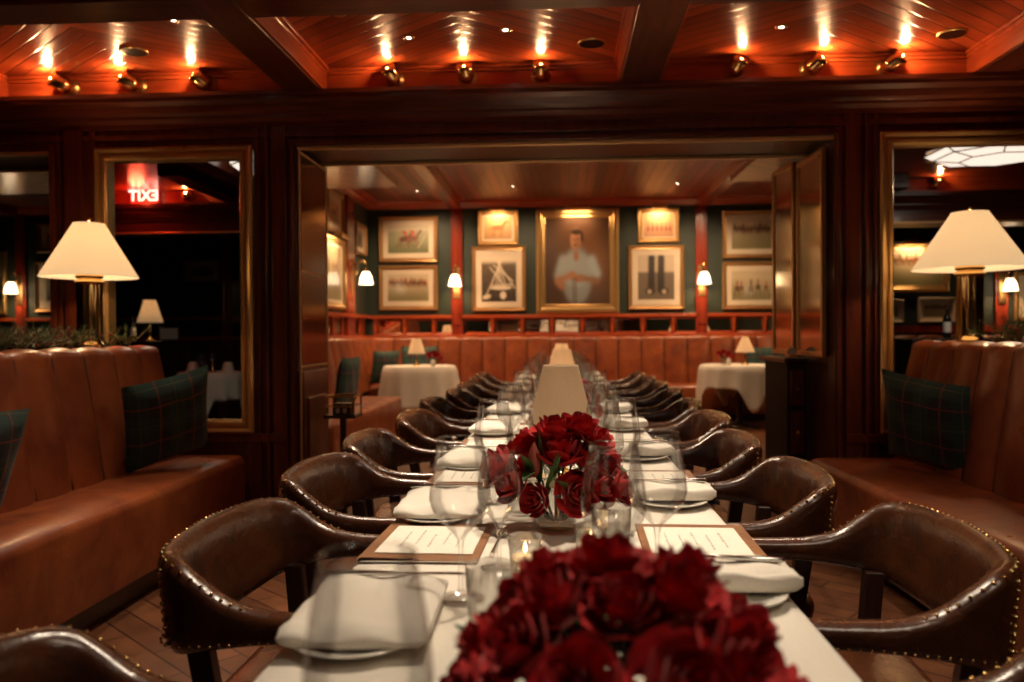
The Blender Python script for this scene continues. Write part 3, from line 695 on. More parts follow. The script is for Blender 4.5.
# ------------------------------------------------------------ long table and cloth
TX0, TX1, TY0, TY1, TZ = -0.385, 0.37, -0.35, 8.25, 0.75
t = thing('long_table', 'long banquet table hidden under a white cloth, rows of chairs at both sides', 'table')
MB().box(TX0 + .02, TX1 - .02, TY0 + .02, TY1 - .02, 0.715, 0.738).build('tabletop', DARKWOOD, t)
for y in (1.24, 3.46, 5.08, 7.35):
    for x in (-0.10, 0.09): MB().tube([(x, y, 0.715), (x, y, 0)], [0.028, 0.022], 10).build('leg', DARKWOOD, t)
rows = []; ny = 240
def wv(y, a, s): return a * (math.sin(y * 17 + s) + 0.6 * math.sin(y * 41 + 2 * s)) 
for i in range(ny + 1):
    y = TY0 + (TY1 - TY0) * i / ny
    rows.append([(TX0 - 0.010 + wv(y, .002, 1), y, 0.702 + wv(y, .002, 4)), (TX0 - 0.006, y, 0.72), (TX0 - 0.002, y, 0.742), (TX0 + 0.006, y, TZ - 0.001), (TX0 + 0.05, y, TZ), (0, y, TZ + 0.0003 * math.sin(y * 23)), (TX1 - 0.05, y, TZ), (TX1 - 0.006, y, TZ - 0.001), (TX1 + 0.002, y, 0.742), (TX1 + 0.006, y, 0.72), (TX1 + 0.010 + wv(y, .002, 2), y, 0.702 + wv(y, .002, 7))])
o = MB().grid(rows).build('tablecloth', LINEN, solid=0.003, fix=False); tag(o, 'white linen cloth covering the long central table', 'tablecloth')

# ------------------------------------------------------------ place settings
def napkin_mesh(L_, W_, H_, seed):
    rnd = random.Random(seed); n, m = 22, 24; rows = []; ph = [rnd.uniform(0, 6) for _ in range(4)]
    for i in range(n + 1):
        u = -1 + 2 * i / n; e = (1 - abs(u) ** 8) ** 0.5; row = []
        for k in range(m):
            a = 2 * PI * k / m; ca, sa = math.cos(a), math.sin(a)
            x = math.copysign(abs(ca) ** 0.45, ca) * W_ / 2 * (0.94 + 0.06 * e + 0.02 * math.sin(4 * u + ph[0])); z = H_ / 2 + math.copysign(abs(sa) ** 0.6, sa) * H_ / 2 * (0.35 + 0.65 * e)
            if sa > 0.2: z += 0.0035 * math.sin(6 * u + 3 * ca + ph[1]) + 0.003 * math.sin(11 * ca + ph[2])
            row.append((u * L_ / 2, x, max(z, 0.001)))
        rows.append(row)
    mb = MB().grid(rows, close_v=True); mb.add(rows[0], [tuple(range(m))]); mb.add(rows[-1], [tuple(range(m))])
    return mb
def plate_mb(r):
    return MB().lathe([(0.001, 0.004), (r * 0.6, 0.004), (r * 0.66, 0.006), (r * 0.98, 0.014), (r, 0.015), (r, 0.017), (r * 0.97, 0.0175), (r * 0.66, 0.010), (r * 0.6, 0.0075), (0.001, 0.007)], 36)
def knife_mb():
    mb = MB(); mb.tube([(-0.115, 0, 0.004), (-0.11, 0, 0.004), (-0.02, 0, 0.004), (0.0, 0, 0.004)], [0.003, 0.0055, 0.0042, 0.003], 8)
    mb.add([(0, -.004, .003), (0, .004, .003), (.10, .009, .003), (.115, .001, .003), (.10, -.004, .003), (0, -.004, .0048), (0, .004, .0048), (.10, .009, .0042), (.115, .001, .004), (.10, -.004, .0042)], [(0, 1, 2, 3, 4), (9, 8, 7, 6, 5), (0, 5, 6, 1), (1, 6, 7, 2), (2, 7, 8, 3), (3, 8, 9, 4), (4, 9, 5, 0)])
    return mb
def fork_mb():
    mb = MB(); mb.tube([(-0.10, 0, 0.003), (-0.06, 0, 0.004), (0.03, 0, 0.003), (0.045, 0, 0.004)], [0.006, 0.004, 0.0025, 0.006], 8)
    for y in (-.009, -.003, .003, .009): mb.tube([(0.043, y * .7, 0.004), (0.06, y, 0.004), (0.095, y, 0.006)], [0.002, 0.0018, 0.001], 5)
    return mb
def wine_mb(h, r, base=0.038):
    st = h * 0.42; b = h - st
    p = [(0.001, 0.001), (base, 0.001), (base, 0.0028), (base * .6, 0.005), (0.006, 0.011), (0.0042, 0.02), (0.0038, st - 0.03), (0.006, st - 0.012), (0.012, st - 0.004)]
    for k in range(1, 11):
        q = k / 10; p.append((r * (math.sin(min(q * 2.3, 1) * PI / 2) ** 0.75) * (1 - 0.27 * (max(0, q - 0.40) / 0.6) ** 1.4), st - 0.004 + b * (q ** 1.1)))
    inner = [(a - 0.0012, z - 0.0002) for a, z in p[9:]][::-1]
    rt_ = p[-1][0]; bead = [(rt_ + 0.0013 * math.sin(a), h_top + 0.0013 * (1 - math.cos(a))) for h_top in (p[-1][1],) for a in (0.8, 1.6, 2.4, 3.14, 4.0, 4.8, 5.6, 6.28)]
    return MB().lathe(p + bead, 28)
def tumbler_mb(): return MB().lathe([(0.001, 0.001), (0.031, 0.001), (0.034, 0.006), (0.039, 0.095), (0.0378, 0.0952), (0.033, 0.009), (0.001, 0.009)], 24)
protos = {}
def place(kind, builder, name, cat, group, loc, rz, label):
    if kind not in protos: o = builder(); protos[kind] = o; o['category'] = cat; o['group'] = group; o['label'] = label; o.location = loc; o.rotation_euler = (0, 0, rz); return o
    return dup(protos[kind], loc, rz, label)
def board_builder():
    t = thing('menu_board', '', 'menu'); MB().box(-0.115, 0.115, -0.145, 0.145, 0, 0.006).build('leather_board', BOARDL, t, bevel=0.002)
    c = MB().box(-0.09, 0.10, -0.105, 0.105, 0.006, 0.0085).build('menu_card', PAPER, t)
    ln = MB()
    for r_ in range(5):
        x = 0.06 - r_ * 0.028; y = -0.06 + 0.02 * (r_ % 2)
        while y < 0.06 - 0.015 * (r_ % 3):
            wl = random.uniform(0.008, 0.02); ln.box(x, x + random.uniform(0.002, 0.005), y, y + wl, 0.0085, 0.0089); y += wl + 0.005
    ln.build('menu_lettering', INK, c); return t
def simple(mbf, name, m, **kw):
    def f(): return mbf().build(name, m, **kw)
    return f
for side, seats, sg in (('left', SEATL, -1), ('right', SEATR, 1)):
    xe = 0.385 if sg < 0 else 0.37
    for i, sy in enumerate(seats):
        where = 'at %s place from near end, %s side' % (ORD[i], side); j = lambda a: random.uniform(-a, a)
        place('board', board_builder, 'menu_board', 'menu', 'menu boards', (sg * (xe - 0.118 + (.022 if sg > 0 else 0)), sy - 0.03, TZ + .002), PI / 2 * 0 + (0 if sg < 0 else PI) + PI / 2 * 0 + j(.03), 'tan leather menu board with white card ' + where)
        ny_ = sy - (0.37 if sg < 0 else 0.33)
        if i == 0 and sg > 0: continue
        place('plate', simple(lambda: plate_mb(0.088), 'side_plate', PORC), 'side_plate', 'plate', 'side plates', (sg * (xe - 0.10), ny_ - (0.19 if sg < 0 else 0.03), TZ + .002), 0, 'white side plate under folded napkin ' + where)
        if sg < 0: place('napL', lambda: napkin_mesh(0.20, 0.27, 0.032, 3).build('folded_napkin', LINEN), 'folded_napkin', 'napkin', 'folded napkins', (sg * (xe - 0.105), ny_ - 0.12, TZ + .012), j(.05), 'folded white napkin on side plate ' + where)
        else: place('napR', lambda: napkin_mesh(0.215, 0.11, 0.036, 5).build('folded_napkin', LINEN), 'folded_napkin', 'napkin', 'folded napkins', (sg * (xe - 0.10), ny_, TZ + .015), j(.05), 'folded white napkin on side plate ' + where)
        place('knife', simple(knife_mb, 'butter_knife', STEEL), 'butter_knife', 'knife', 'table knives', (sg * (xe - 0.12), ny_ - (0.02 if sg < 0 else -0.02), TZ + (0.045 if sg < 0 else 0.052)), (0.05 if sg < 0 else PI - .1) + j(.05), 'silver butter knife resting on the napkin ' + where)
        place('fork', simple(fork_mb, 'fork', STEEL), 'fork', 'fork', 'table forks', (sg * (xe - 0.255), sy - 0.03, TZ + .003), PI / 2 + j(.05), 'silver fork on the cloth inside the menu ' + where)
        place('spoonknife', simple(knife_mb, 'dinner_knife', STEEL), 'dinner_knife', 'knife', 'table knives', (sg * (xe - 0.12), sy - 0.175, TZ + .003), (0 if sg < 0 else PI) + j(.05), 'silver dinner knife lying beside the menu ' + where)
        if i > 0:
            gx, gy = (-0.168, sy - 0.37) if sg < 0 else (0.155, sy - 0.30)
            place('wineA', simple(lambda: wine_mb(0.262, 0.050), 'wine_glass', GLASS), 'wine_glass', 'glass', 'large wine glasses', (gx + j(.008), gy, TZ + .002), 0, 'large red wine glass ' + where)
            gx, gy = (-0.105, sy - 0.20) if sg < 0 else ((0.075, sy - 0.44) if i == 1 else (0.105, sy - 0.44))
            place('wineB' if sg < 0 else 'wineA', simple(lambda: wine_mb(0.215, 0.040, 0.034), 'wine_glass', GLASS), 'wine_glass', 'glass', 'smaller wine glasses', (gx + j(.01), gy, TZ + .002), 0, ('smaller white wine glass ' if sg < 0 else 'large wine glass nearest the table centre ') + where)
            place('tumbler', simple(tumbler_mb, 'water_tumbler', GLASS), 'water_tumbler', 'glass', 'water tumblers', (sg * 0.10 + j(.01), sy - (0.50 if sg < 0 else 0.12), TZ + .002), 0, 'short clear water tumbler ' + where)
dup(protos['wineA'], (-0.148, 0.60, TZ + .002), 0, 'very large blurred wine glass at bottom left, nearest to the camera')
# votive candles
def votive():
    t = thing('votive_candle', '', 'candle', group='votive candles'); MB().lathe([(0.001, 0.001), (0.026, 0.001), (0.032, 0.065), (0.0308, 0.0652), (0.025, 0.005), (0.001, 0.005)], 20).build('glass_cup', GLASS, t)
    MB().lathe([(0.001, 0.005), (0.0235, 0.005), (0.0245, 0.03), (0.001, 0.03)], 16).build('wax', CANDLE_WAX, t)
    MB().lathe([(0.0005, 0.034), (0.0038, 0.040), (0.003, 0.047), (0.0003, 0.056)], 8).build('flame', FLAME, t)
    light('POINT', 'candle_light', (0, 0, 0.075), 0.06, AMBER, 0.01, parent=t); return t
V = [(-0.065, 1.42, 'behind the large wine glass left of the front roses'), (0.055, 1.50, 'between the two rose arrangements near right glasses'), (-0.07, 2.3, 'left of the first table lamp'), (0.12, 2.85, 'just beyond the first table lamp on right'), (-0.08, 3.4, 'on the cloth halfway to the middle roses'), (0.08, 5.3, 'just beyond the second table lamp')]
v0 = votive()
for i, (x, y, s) in enumerate(V):
    lb = 'small glass votive candle ' + s
    if i == 0: v0.location = (x, y, TZ + .002); v0['label'] = lb
    else: dup(v0, (x, y, TZ + .002), 0, lb)

# ------------------------------------------------------------ roses
def rose_mesh(seed, open_=1.0):
    rnd = random.Random(seed); mb = MB()
    layers = [(3, 0.009, 0.036, 0.0, 0.8), (3, 0.015, 0.040, 0.05, 0.95), (4, 0.022, 0.041, 0.15, 1.0), (5, 0.030, 0.039, 0.35, 1.05), (5, 0.037, 0.035, 0.62, 1.1)]
    for li, (n, rad, hh, flare, wd) in enumerate(layers):
        flare *= open_
        for k in range(n):
            a0 = 2 * PI * k / n + li * 0.7 + rnd.uniform(-.15, .15); span = 2 * PI / n * 0.78 * wd + 0.2; rows = []; h2 = hh * rnd.uniform(.92, 1.08)
            for i in range(6):
                t_ = i / 5; row = []
                for jx in range(7):
                    s_ = -1 + jx / 3; edge = 1 - 0.22 * abs(s_) ** 2.5 * t_
                    r_ = rad * (0.25 + 0.75 * math.sin(min(t_ * 1.25, 1) * PI / 2)) + flare * 0.016 * t_ ** 3 * (1 - 0.25 * s_ * s_)
                    z = h2 * t_ * edge - flare * 0.012 * t_ ** 4 - 0.004 * li
                    a = a0 + s_ * span / 2 * (0.5 + 0.5 * math.sin(min(1, t_ * 1.4) * PI / 2))
                    r_ += 0.0015 * math.sin(s_ * 5 + k + li) * t_
                    row.append((r_ * math.cos(a), r_ * math.sin(a), z))
                rows.append(row)
            mb.grid(rows)
    mb.sphere((0, 0, 0.002), 0.012, 8, 5)
    return mb.mesh('rose', ROSE)
ROSES = [rose_mesh(1), rose_mesh(2, 0.75), rose_mesh(3, 1.25), rose_mesh(4, 0.35)]
def leaf_mb(L_, W_, droop):
    rows = []
    for i in range(7):
        t_ = i / 6; w_ = W_ * math.sin(PI * t_ ** 0.75) * 0.5 + 0.0004; z = L_ * (0.35 * t_ - droop * t_ * t_)
        rows.append([(L_ * t_, -w_, z + 0.25 * w_), (L_ * t_, 0, z - 0.1 * w_), (L_ * t_, w_, z + 0.25 * w_)])
    return MB().grid(rows)
LEAVES = [leaf_mb(0.07, 0.034, 0.3).mesh('leaf', GREENLEAF), leaf_mb(0.055, 0.028, 0.6).mesh('leaf', GREENLEAF), leaf_mb(0.12, 0.016, 0.1).mesh('leaf', GREENLEAF)]
def inst(me, name, parent, loc, direction, scale=1.0, spin=0.0):
    o = bpy.data.objects.new(name, me); C.objects.link(o); o.parent = parent; o.location = loc; o.rotation_mode = 'QUATERNION'
    o.rotation_quaternion = Vector(direction).to_track_quat('Z', 'Y') @ Quaternion((0, 0, 1), spin); o.scale = (scale,) * 3; return o
def bouquet(loc, spots, label, vase_h=0.08, vase_r=0.055, leaves=20, seed=1, spread=0.12, ht=0.12):
    rnd = random.Random(seed); t = thing('rose_arrangement', label, 'flowers', loc, 0, 'red rose arrangements')
    MB().lathe([(0.001, 0), (vase_r * .9, 0), (vase_r, 0.01), (vase_r, vase_h), (vase_r - 0.003, vase_h), (vase_r - .004, 0.012), (0.001, 0.01)], 24).build('vase', GLASS, t)
    for (x, y, z, s, k) in spots: MB().tube([(x * 0.12, y * 0.12, 0.015), (x * 0.5, y * 0.5, z * 0.55), (x * 0.96, y * 0.96, z * 0.97)], 0.0028, 6).build('stem', GREENLEAF, t)
    for (x, y, z, s, k) in spots:
        d = Vector((x, y, max(z - vase_h * 0.6, 0.02))).normalized(); inst(ROSES[k % 4], 'rose', t, (x, y, z), d, s, rnd.uniform(0, 6))
    for i in range(leaves):
        a = rnd.uniform(0, 2 * PI); e = rnd.uniform(0.2, 1.1); r_ = spread * rnd.uniform(.35, .8); z = vase_h * .9 + ht * .5 * math.sin(e) * rnd.uniform(.3, 1)
        o = bpy.data.objects.new('leaf', LEAVES[i % 2]); C.objects.link(o); o.parent = t; o.location = (math.cos(a) * r_, math.sin(a) * r_, z); o.rotation_euler = (rnd.uniform(-.6, .6), rnd.uniform(-.8, .3), a + rnd.uniform(-.5, .5)); 
    return t
# front arrangement: a low wide dome
sp = []; rnd = random.Random(5)
for ring, (nn, el) in enumerate(((1, 90), (6, 60), (10, 33), (12, 8))):
    for k in range(nn):
        a = 2 * PI * (k + 0.5 * ring) / nn + rnd.uniform(-.12, .12); e = math.radians(el + rnd.uniform(-6, 6)); R_ = 0.138 * rnd.uniform(.95, 1.06)
        sp.append((R_ * 1.0 * math.cos(e) * math.cos(a), R_ * math.cos(e) * math.sin(a), 0.070 + 0.125 * math.sin(e) * rnd.uniform(.95, 1.05), rnd.uniform(.85, 1.1), rnd.randrange(3)))
bouquet((0.052, 0.76, TZ + .002), sp, 'low dome of dark red roses at the bottom of the picture, nearest camera', 0.07, 0.06, 26, 2, 0.15, 0.1)
sp = [(-0.115, -0.03, 0.135, 1.05, 0), (-0.085, -0.06, 0.105, 0.95, 1), (-0.13, 0.03, 0.12, .85, 2), (0.01, -0.05, 0.165, 1.15, 3), (-0.005, -0.02, 0.205, 1.0, 1), (0.055, 0.0, 0.205, 1.05, 0), (0.085, -0.02, 0.185, .9, 2), (0.03, 0.05, 0.205, .9, 0), (-0.04, -0.085, 0.075, .75, 3), (0.115, -0.03, 0.135, 0.55, 3), (0.11, 0.04, 0.13, .9, 1), (0.085, -0.075, 0.10, .9, 0), (0.04, -0.095, 0.09, .85, 2), (-0.06, 0.05, 0.17, .9, 0), (0.13, -0.055, 0.095, .8, 1)]
sp = [(x, y, z, s_ * 1.22, k) for x, y, z, s_, k in sp] + [(0.0, 0.0, 0.15, 1.2, 1), (0.06, -0.05, 0.15, 1.1, 0), (-0.05, -0.01, 0.13, 1.1, 2)]
b1 = bouquet((-0.012, 1.76, TZ + .002), sp, 'taller bunch of bright red roses with leaves in front of first table lamp', 0.09, 0.045, 26, 4, 0.13, 0.14)
for (x, y, z, d) in ((-0.035, -0.07, 0.10, (-0.15, -0.2, 1)), (-0.02, -0.075, 0.07, (0.35, -0.5, 0.8)), (-0.02, -0.08, 0.09, (0.2, -0.5, 0.35))):
    me = LEAVES[2]; o = bpy.data.objects.new('leaf', me); C.objects.link(o); o.parent = b1; o.location = (x, y, z); o.rotation_mode = 'QUATERNION'; o.rotation_quaternion = Vector(d).to_track_quat('X', 'Z')
MB().lathe([(0.0005, 0), (0.011, 0.010), (0.015, 0.03), (0.011, 0.055), (0.002, 0.075)], 10).build('bud', BUD, b1, (-0.045, -0.07, 0.12)); 
for (x, y, z) in ((0.075, -0.06, 0.155), (-0.005, -0.09, 0.115)):
    MB().sphere((0, 0, 0), 0.011, 8, 6, 1.3).build('bud', plain('pale_bud', (0.55, 0.5, 0.28), 0.5), b1, (x, y, z))
sp2 = [(0.03, 0, 0.21, 1, 0), (-0.05, 0.02, 0.19, 1, 1), (0.09, 0.02, 0.17, 1, 2), (-0.1, -0.02, 0.14, 1, 0), (0.12, -0.03, 0.12, 1, 1), (0.02, 0.08, 0.18, 1, 2), (0.0, -0.09, 0.15, .9, 3), (0.13, -0.05, 0.07, .9, 0), (-0.06, -0.08, 0.10, .9, 2), (0.07, -0.08, 0.12, .95, 0), (-0.13, 0.0, 0.09, .9, 1)]
bouquet((0.03, 3.70, TZ + .002), sp2, 'red roses between the first and second table lamps', 0.08, 0.045, 14, 6, 0.12, 0.12)
bouquet((0.02, 6.0, TZ + .002), sp2, 'red roses between the second and third table lamps', 0.08, 0.045, 10, 8, 0.12, 0.12)

# ------------------------------------------------------------ table lamps
def small_lamp(label, loc, sc=1.0, lit=True, group='small table lamps', power=P_SMALL, r0=0.052, r1=0.098):
    t = thing('table_lamp', label, 'lamp', loc, 0, group)
    MB().lathe([(0.001, 0), (0.045, 0), (0.047, 0.006), (0.03, 0.014), (0.012, 0.022), (0.009, 0.05), (0.013, 0.06), (0.008, 0.07), (0.007, 0.15), (0.012, 0.16), (0.007, 0.17), (0.004, 0.2), (0.004, 0.30)], 18).build('base', BRASS, t)
    m = SHADE_S if lit else SHADE_OFF
    MB().lathe([(r1, 0.148), (r1 * .98, 0.152), (r0 + 0.001, 0.326), (r0, 0.33)], 32).build('lamp_shade', m, t, solid=0.0015, fix=False)
    if lit:
        b = MB().sphere((0, 0, 0.235), 0.012, 8, 6).build('bulb', BULB, t); light('POINT', 'lamp_light', (0, 0, 0.25), power, WARM, 0.02, parent=t)
    t.scale = (sc,) * 3; return t
small_lamp('small brass lamp with plain parchment shade right behind the second roses', (0.0, 2.42, TZ + .002), lit=False)
small_lamp('small brass lamp with cream shade, middle one on the long table', (0.008, 4.75, TZ + .002), power=0.8)
small_lamp('small brass lamp with cream shade, far end of the long table', (0.008, 7.2, TZ + .002), power=0.8)
def big_lamp(label, loc, k):
    t = thing('brass_column_lamp', label, 'lamp', loc, 0, 'large column lamps')
    MB().lathe([(0.001, 0), (0.085, 0), (0.09, 0.01), (0.09, 0.03), (0.07, 0.045), (0.062, 0.06)], 28).build('base', BRASS, t)
    n = 48; col = MB().lathe([(0.064, 0.06), (0.062, 0.07), (0.060, 0.36), (0.064, 0.37)], n, fl=0.06, k=12); col.build('column', BRASS, t)
    MB().lathe([(0.062, 0.365), (0.074, 0.372), (0.074, 0.388), (0.062, 0.392), (0.06, 0.40), (0.07, 0.405), (0.07, 0.42), (0.02, 0.425), (0.006, 0.43), (0.006, 0.71)], 28).build('capital', BRASS, t)
    MB().lathe([(0.255 * k, 0.405), (0.252 * k, 0.41), (0.083 * k, 0.695), (0.082 * k, 0.70)], 48).build('lamp_shade', SHADE, t, solid=0.002, fix=False)
    MB().sphere((0, 0, 0.72), 0.011, 10, 6).build('finial', BRASS, t)
    MB().sphere((0, 0, 0.52), 0.028, 10, 6).build('bulb', BULB, t); light('POINT', 'lamp_light', (0, 0, 0.54), P_BIGLAMP, WARM, 0.04, parent=t)
    return t
big_lamp('large brass column lamp with cream shade on shelf behind the left banquette', (-2.575, 4.22, 1.093), 0.97)
big_lamp('large brass column lamp with cream shade on shelf behind the right banquette', (2.13, 4.29, 1.093), 1.08)

# wine bottles on the shelves
def bottle(label, loc):
    t = thing('wine_bottle', label, 'bottle', loc, 0, 'wine bottles')
    MB().lathe([(0.001, 0), (0.036, 0), (0.037, 0.005), (0.037, 0.18), (0.030, 0.21), (0.015, 0.235), (0.0135, 0.29), (0.0155, 0.292), (0.0155, 0.305), (0.001, 0.305)], 20).build('bottle_body', BOTTLE, t)
    MB().lathe([(0.0375, 0.06), (0.0375, 0.16)], 20).build('bottle_label', PAPER, t)
bottle('dark wine bottle with cream label standing on the sideboard in left side room', (-5.20, 9.40, 1.112))
bottle('dark wine bottle with cream label standing on the cabinet in right side room', (3.78, 8.05, 1.102))
t = thing('waiter_station', 'dark waiter station cabinet in the right side room', 'cabinet', (3.72, 8.05, 0)); MB().box(-.35, .35, -.2, .2, 0, 1.07).build('cabinet_body', DARKWOOD, t, bevel=.006); MB().box(-.37, .37, -.22, .22, 1.07, 1.10).build('cabinet_top', DARKWOOD, t, bevel=.006)

# ------------------------------------------------------------ pine garlands
def garland(label, x, y0, y1, w, seed, skip=None):
    rnd = random.Random(seed); t = thing('pine_garland', label, 'garland', (x, 0, 1.093), 0, 'pine garlands')
    A, B, berries, stems = MB(), MB(), MB(), MB(); y = y0
    while y < y1:
        for q in range(5):
            base = Vector((rnd.uniform(-w, w) * .6, y + rnd.uniform(-.04, .04), rnd.uniform(0.02, 0.06))); a = rnd.uniform(0, 2 * PI); el = rnd.uniform(0.1, 1.05)
            d = Vector((math.cos(a) * math.cos(el) * .7, math.sin(a) * math.cos(el), math.sin(el))).normalized(); L_ = rnd.uniform(.07, .14)
            if skip and (base - Vector((skip[0] - x, skip[1], 0.03))).length < 0.16: continue
            stems.tube([base, base + d * L_], [0.003, 0.001], 4, False); tgt = A if rnd.random() < .75 else B
            side = d.cross(Vector((0, 0, 1))).normalized(); up_ = side.cross(d)
            for k in range(26):
                p = base + d * L_ * (k / 26 + 0.05); an = rnd.uniform(0, 2 * PI); nd = (d * 0.7 + side * math.cos(an) + up_ * math.sin(an)).normalized(); e = p + nd * rnd.uniform(.022, .04); s2 = nd.cross(Vector((0.3, 0.2, 1))).normalized() * 0.0018
                if e.z < 0: e.z = 0.003
                tgt.add([p - s2, p + s2, e], [(0, 1, 2)])
        for q in range(2):
            if rnd.random() < .45 and not (skip and abs(y - skip[1]) < .12):
                berries.sphere((rnd.uniform(-w, w) * .7, y + rnd.uniform(-.04, .04), rnd.uniform(.03, .10)), rnd.uniform(.006, .009), 7, 5)
        y += 0.035
    A.build('pine_sprigs', PINE, t, fix=False)['kind'] = 'stuff'; B.build('pine_sprigs', PINE2, t, fix=False)['kind'] = 'stuff'; berries.build('berries', BERRY, t); tw = stems.build('twigs', PINE2, t); tw['kind'] = 'stuff'
garland('pine garland with red berries along the shelf behind the left banquette', -2.52, 2.2, 4.45, 0.13, 11, (-2.575, 4.22))
garland('pine garland along the shelf behind the right banquette', 2.2, 2.6, 4.45, 0.12, 12, (2.13, 4.29))

# ------------------------------------------------------------ framed pictures
def lerp(a, b, t): return np.array(a)[None, None, :] * (1 - t[..., None]) + np.array(b)[None, None, :] * t[..., None]
def canvas(w, h):
    y, x = np.mgrid[0:h, 0:w]; return x / (w - 1), 1 - y / (h - 1)
def soft(d, s=0.02): return 1 / (1 + np.exp(np.clip(d / s, -40, 40)))
def ell(X, Y, cx, cy, rx, ry, rot=0, s=0.06):
    dx, dy = X - cx, Y - cy; c, n = math.cos(rot), math.sin(rot); u, v = (dx * c + dy * n) / rx, (-dx * n + dy * c) / ry
    return soft(np.sqrt(u * u + v * v) - 1, s)
def seg(X, Y, a, b, wd, s=0.006):
    ax, ay = a; bx_, by = b; dx, dy = bx_ - ax, by - ay; t = np.clip(((X - ax) * dx + (Y - ay) * dy) / (dx * dx + dy * dy), 0, 1)
    return soft(np.hypot(X - ax - t * dx, Y - ay - t * dy) - wd, s)
def comp(img, m, col): return img * (1 - m[..., None]) + np.array(col) * m[..., None]
def art(kind, w=64, h=48, seed=0):
    X, Y = canvas(w, h); R = np.random.RandomState(seed)
    if kind == 'portrait':
        img = lerp((0.035, 0.022, 0.016), (0.22, 0.10, 0.045), np.clip(0.2 + 0.9 * np.exp(-((X - .72) ** 2 / .09 + (Y - .55) ** 2 / .12)) + 0.3 * np.exp(-((X - .25) ** 2 / .05 + (Y - .8) ** 2 / .05)), 0, 1)); SH = (0.33, 0.37, 0.36); SK = (0.36, 0.17, 0.09)
        img = comp(img, seg(X, Y, (.48, .82), (.48, .55), .05, .012), SK)
        img = comp(img, ell(X, Y, .49, .33, .23, .33), (0.26, 0.28, 0.27)); img = comp(img, ell(X, Y, .49, .40, .25, .20), SH)
        img = comp(img, seg(X, Y, (.28, .50), (.22, .34), .07, .015), SH); img = comp(img, seg(X, Y, (.72, .50), (.79, .36), .065, .015), (0.38, 0.45, 0.46))
        img = comp(img, seg(X, Y, (.21, .26), (.26, .22), .045, .012), SK); img = comp(img, seg(X, Y, (.20, .28), (.42, .34), .035, .012), SK); img = comp(img, seg(X, Y, (.80, .27), (.55, .31), .035, .012), (0.25, 0.12, 0.06))
        img = comp(img, ell(X, Y, .42, .335, .08, .045), (0.40, 0.20, 0.11)); img = comp(img, ell(X, Y, .52, .30, .07, .04), (0.34, 0.16, 0.08))
        for x in (.43, .47): img = comp(img, seg(X, Y, (x, .3), (x + .01, .0), .008), (0.10, 0.06, 0.04))
        img = comp(img, ell(X, Y, .48, .56, .04, .06), SK); img = comp(img, ell(X, Y, .475, .74, .085, .105), SK); img = comp(img, ell(X, Y, .44, .73, .04, .08), (0.44, 0.22, 0.13))
        img = comp(img, ell(X, Y, .485, .835, .082, .032), (0.035, 0.018, 0.012)); img = comp(img, ell(X, Y, .57, .78, .02, .06), (0.035, 0.018, 0.012)); img = comp(img, ell(X, Y, .47, .685, .03, .008), (0.12, 0.05, 0.03))
        for x in (.445, .51): img = comp(img, ell(X, Y, x, .75, .014, .008), (0.08, 0.04, 0.03))
        img = comp(img, seg(X, Y, (.47, .755), (.475, .715), .008), (0.26, 0.12, 0.06))
    elif kind == 'mallets':
        img = lerp((0.05, 0.035, 0.022), (0.16, 0.11, 0.07), np.clip(Y * 0.8, 0, 1)); img = comp(img, soft(-(Y - .86)), (0.75, 0.62, 0.45)); img = img + (R.rand(h, w, 1) - .5) * .09 * (Y < .86)[..., None]
        for a, b in (((.12, .12), (.62, .95)), ((.25, .3), (.55, .9)), ((.4, .3), (.52, .9)), ((.5, .3), (.5, .9)), ((.6, .3), (.48, .9)), ((.7, .32), (.5, .92)), ((.95, .3), (.45, .88)), ((.3, .35), (.9, .38)), ((.35, .3), (.85, .33)), ((.35, .8), (.9, .45)), ((.25, .75), (.7, .3))): img = comp(img, seg(X, Y, a, b, .012), (0.72, 0.60, 0.44))
        img = comp(img, ell(X, Y, .15, .11, .12, .05, .2), (0.7, 0.58, 0.42)); img = comp(img, ell(X, Y, .62, .14, .09, .085), (0.78, 0.66, 0.5)); img = comp(img, ell(X, Y, .55, .3, .3, .04), (0.75, 0.65, 0.5))
    elif kind == 'boots':
        img = lerp((0.16, 0.12, 0.085), (0.55, 0.44, 0.31), soft(-(Y - .62), .01)); img = comp(img, soft(Y - .0, .05) * 0, (0, 0, 0))
        for x in (.38, .64):
            img = comp(img, seg(X, Y, (x, .93), (x - .01, .25), .095, .01), (0.035, 0.025, 0.018)); img = comp(img, ell(X, Y, x - .04 + .1 * (x > .5), .19, .14, .08), (0.05, 0.035, 0.025)); img = comp(img, ell(X, Y, x - .06 + .14 * (x > .5), .18, .06, .05), (0.45, 0.36, 0.26))
    elif kind == 'race':
        img = lerp((0.16, 0.17, 0.08), (0.40, 0.38, 0.24), np.clip(Y * 1.4 - .2, 0, 1)); img = comp(img, soft(-(Y - .80)), (0.58, 0.50, 0.34))
        for x, c in ((.42, (.14, .05, .03)), (.60, (.20, .09, .05))):
            img = comp(img, ell(X, Y, x, .52, .15, .10, .3), c); img = comp(img, seg(X, Y, (x + .1, .58), (x + .2, .80), .035), c)
            for d in (-.15, -.08, .08, .16): img = comp(img, seg(X, Y, (x + d * .6, .47), (x + d * 1.4, .22), .014), c)
            img = comp(img, ell(X, Y, x, .72, .05, .12, .4), (.50, .12, .07)); img = comp(img, ell(X, Y, x + .04, .84, .025, .04), (.6, .45, .3))
        img = comp(img, seg(X, Y, (.75, .2), (.95, .72), .012), (0.5, 0.4, 0.25))
    elif kind in ('field', 'polo', 'herd'):
        img = lerp((0.24, 0.20, 0.09), (0.58, 0.47, 0.30), np.clip(Y * 1.6 - .25, 0, 1)); base = .70 if kind != 'polo' else .42; n_ = 26 if kind != 'polo' else 5
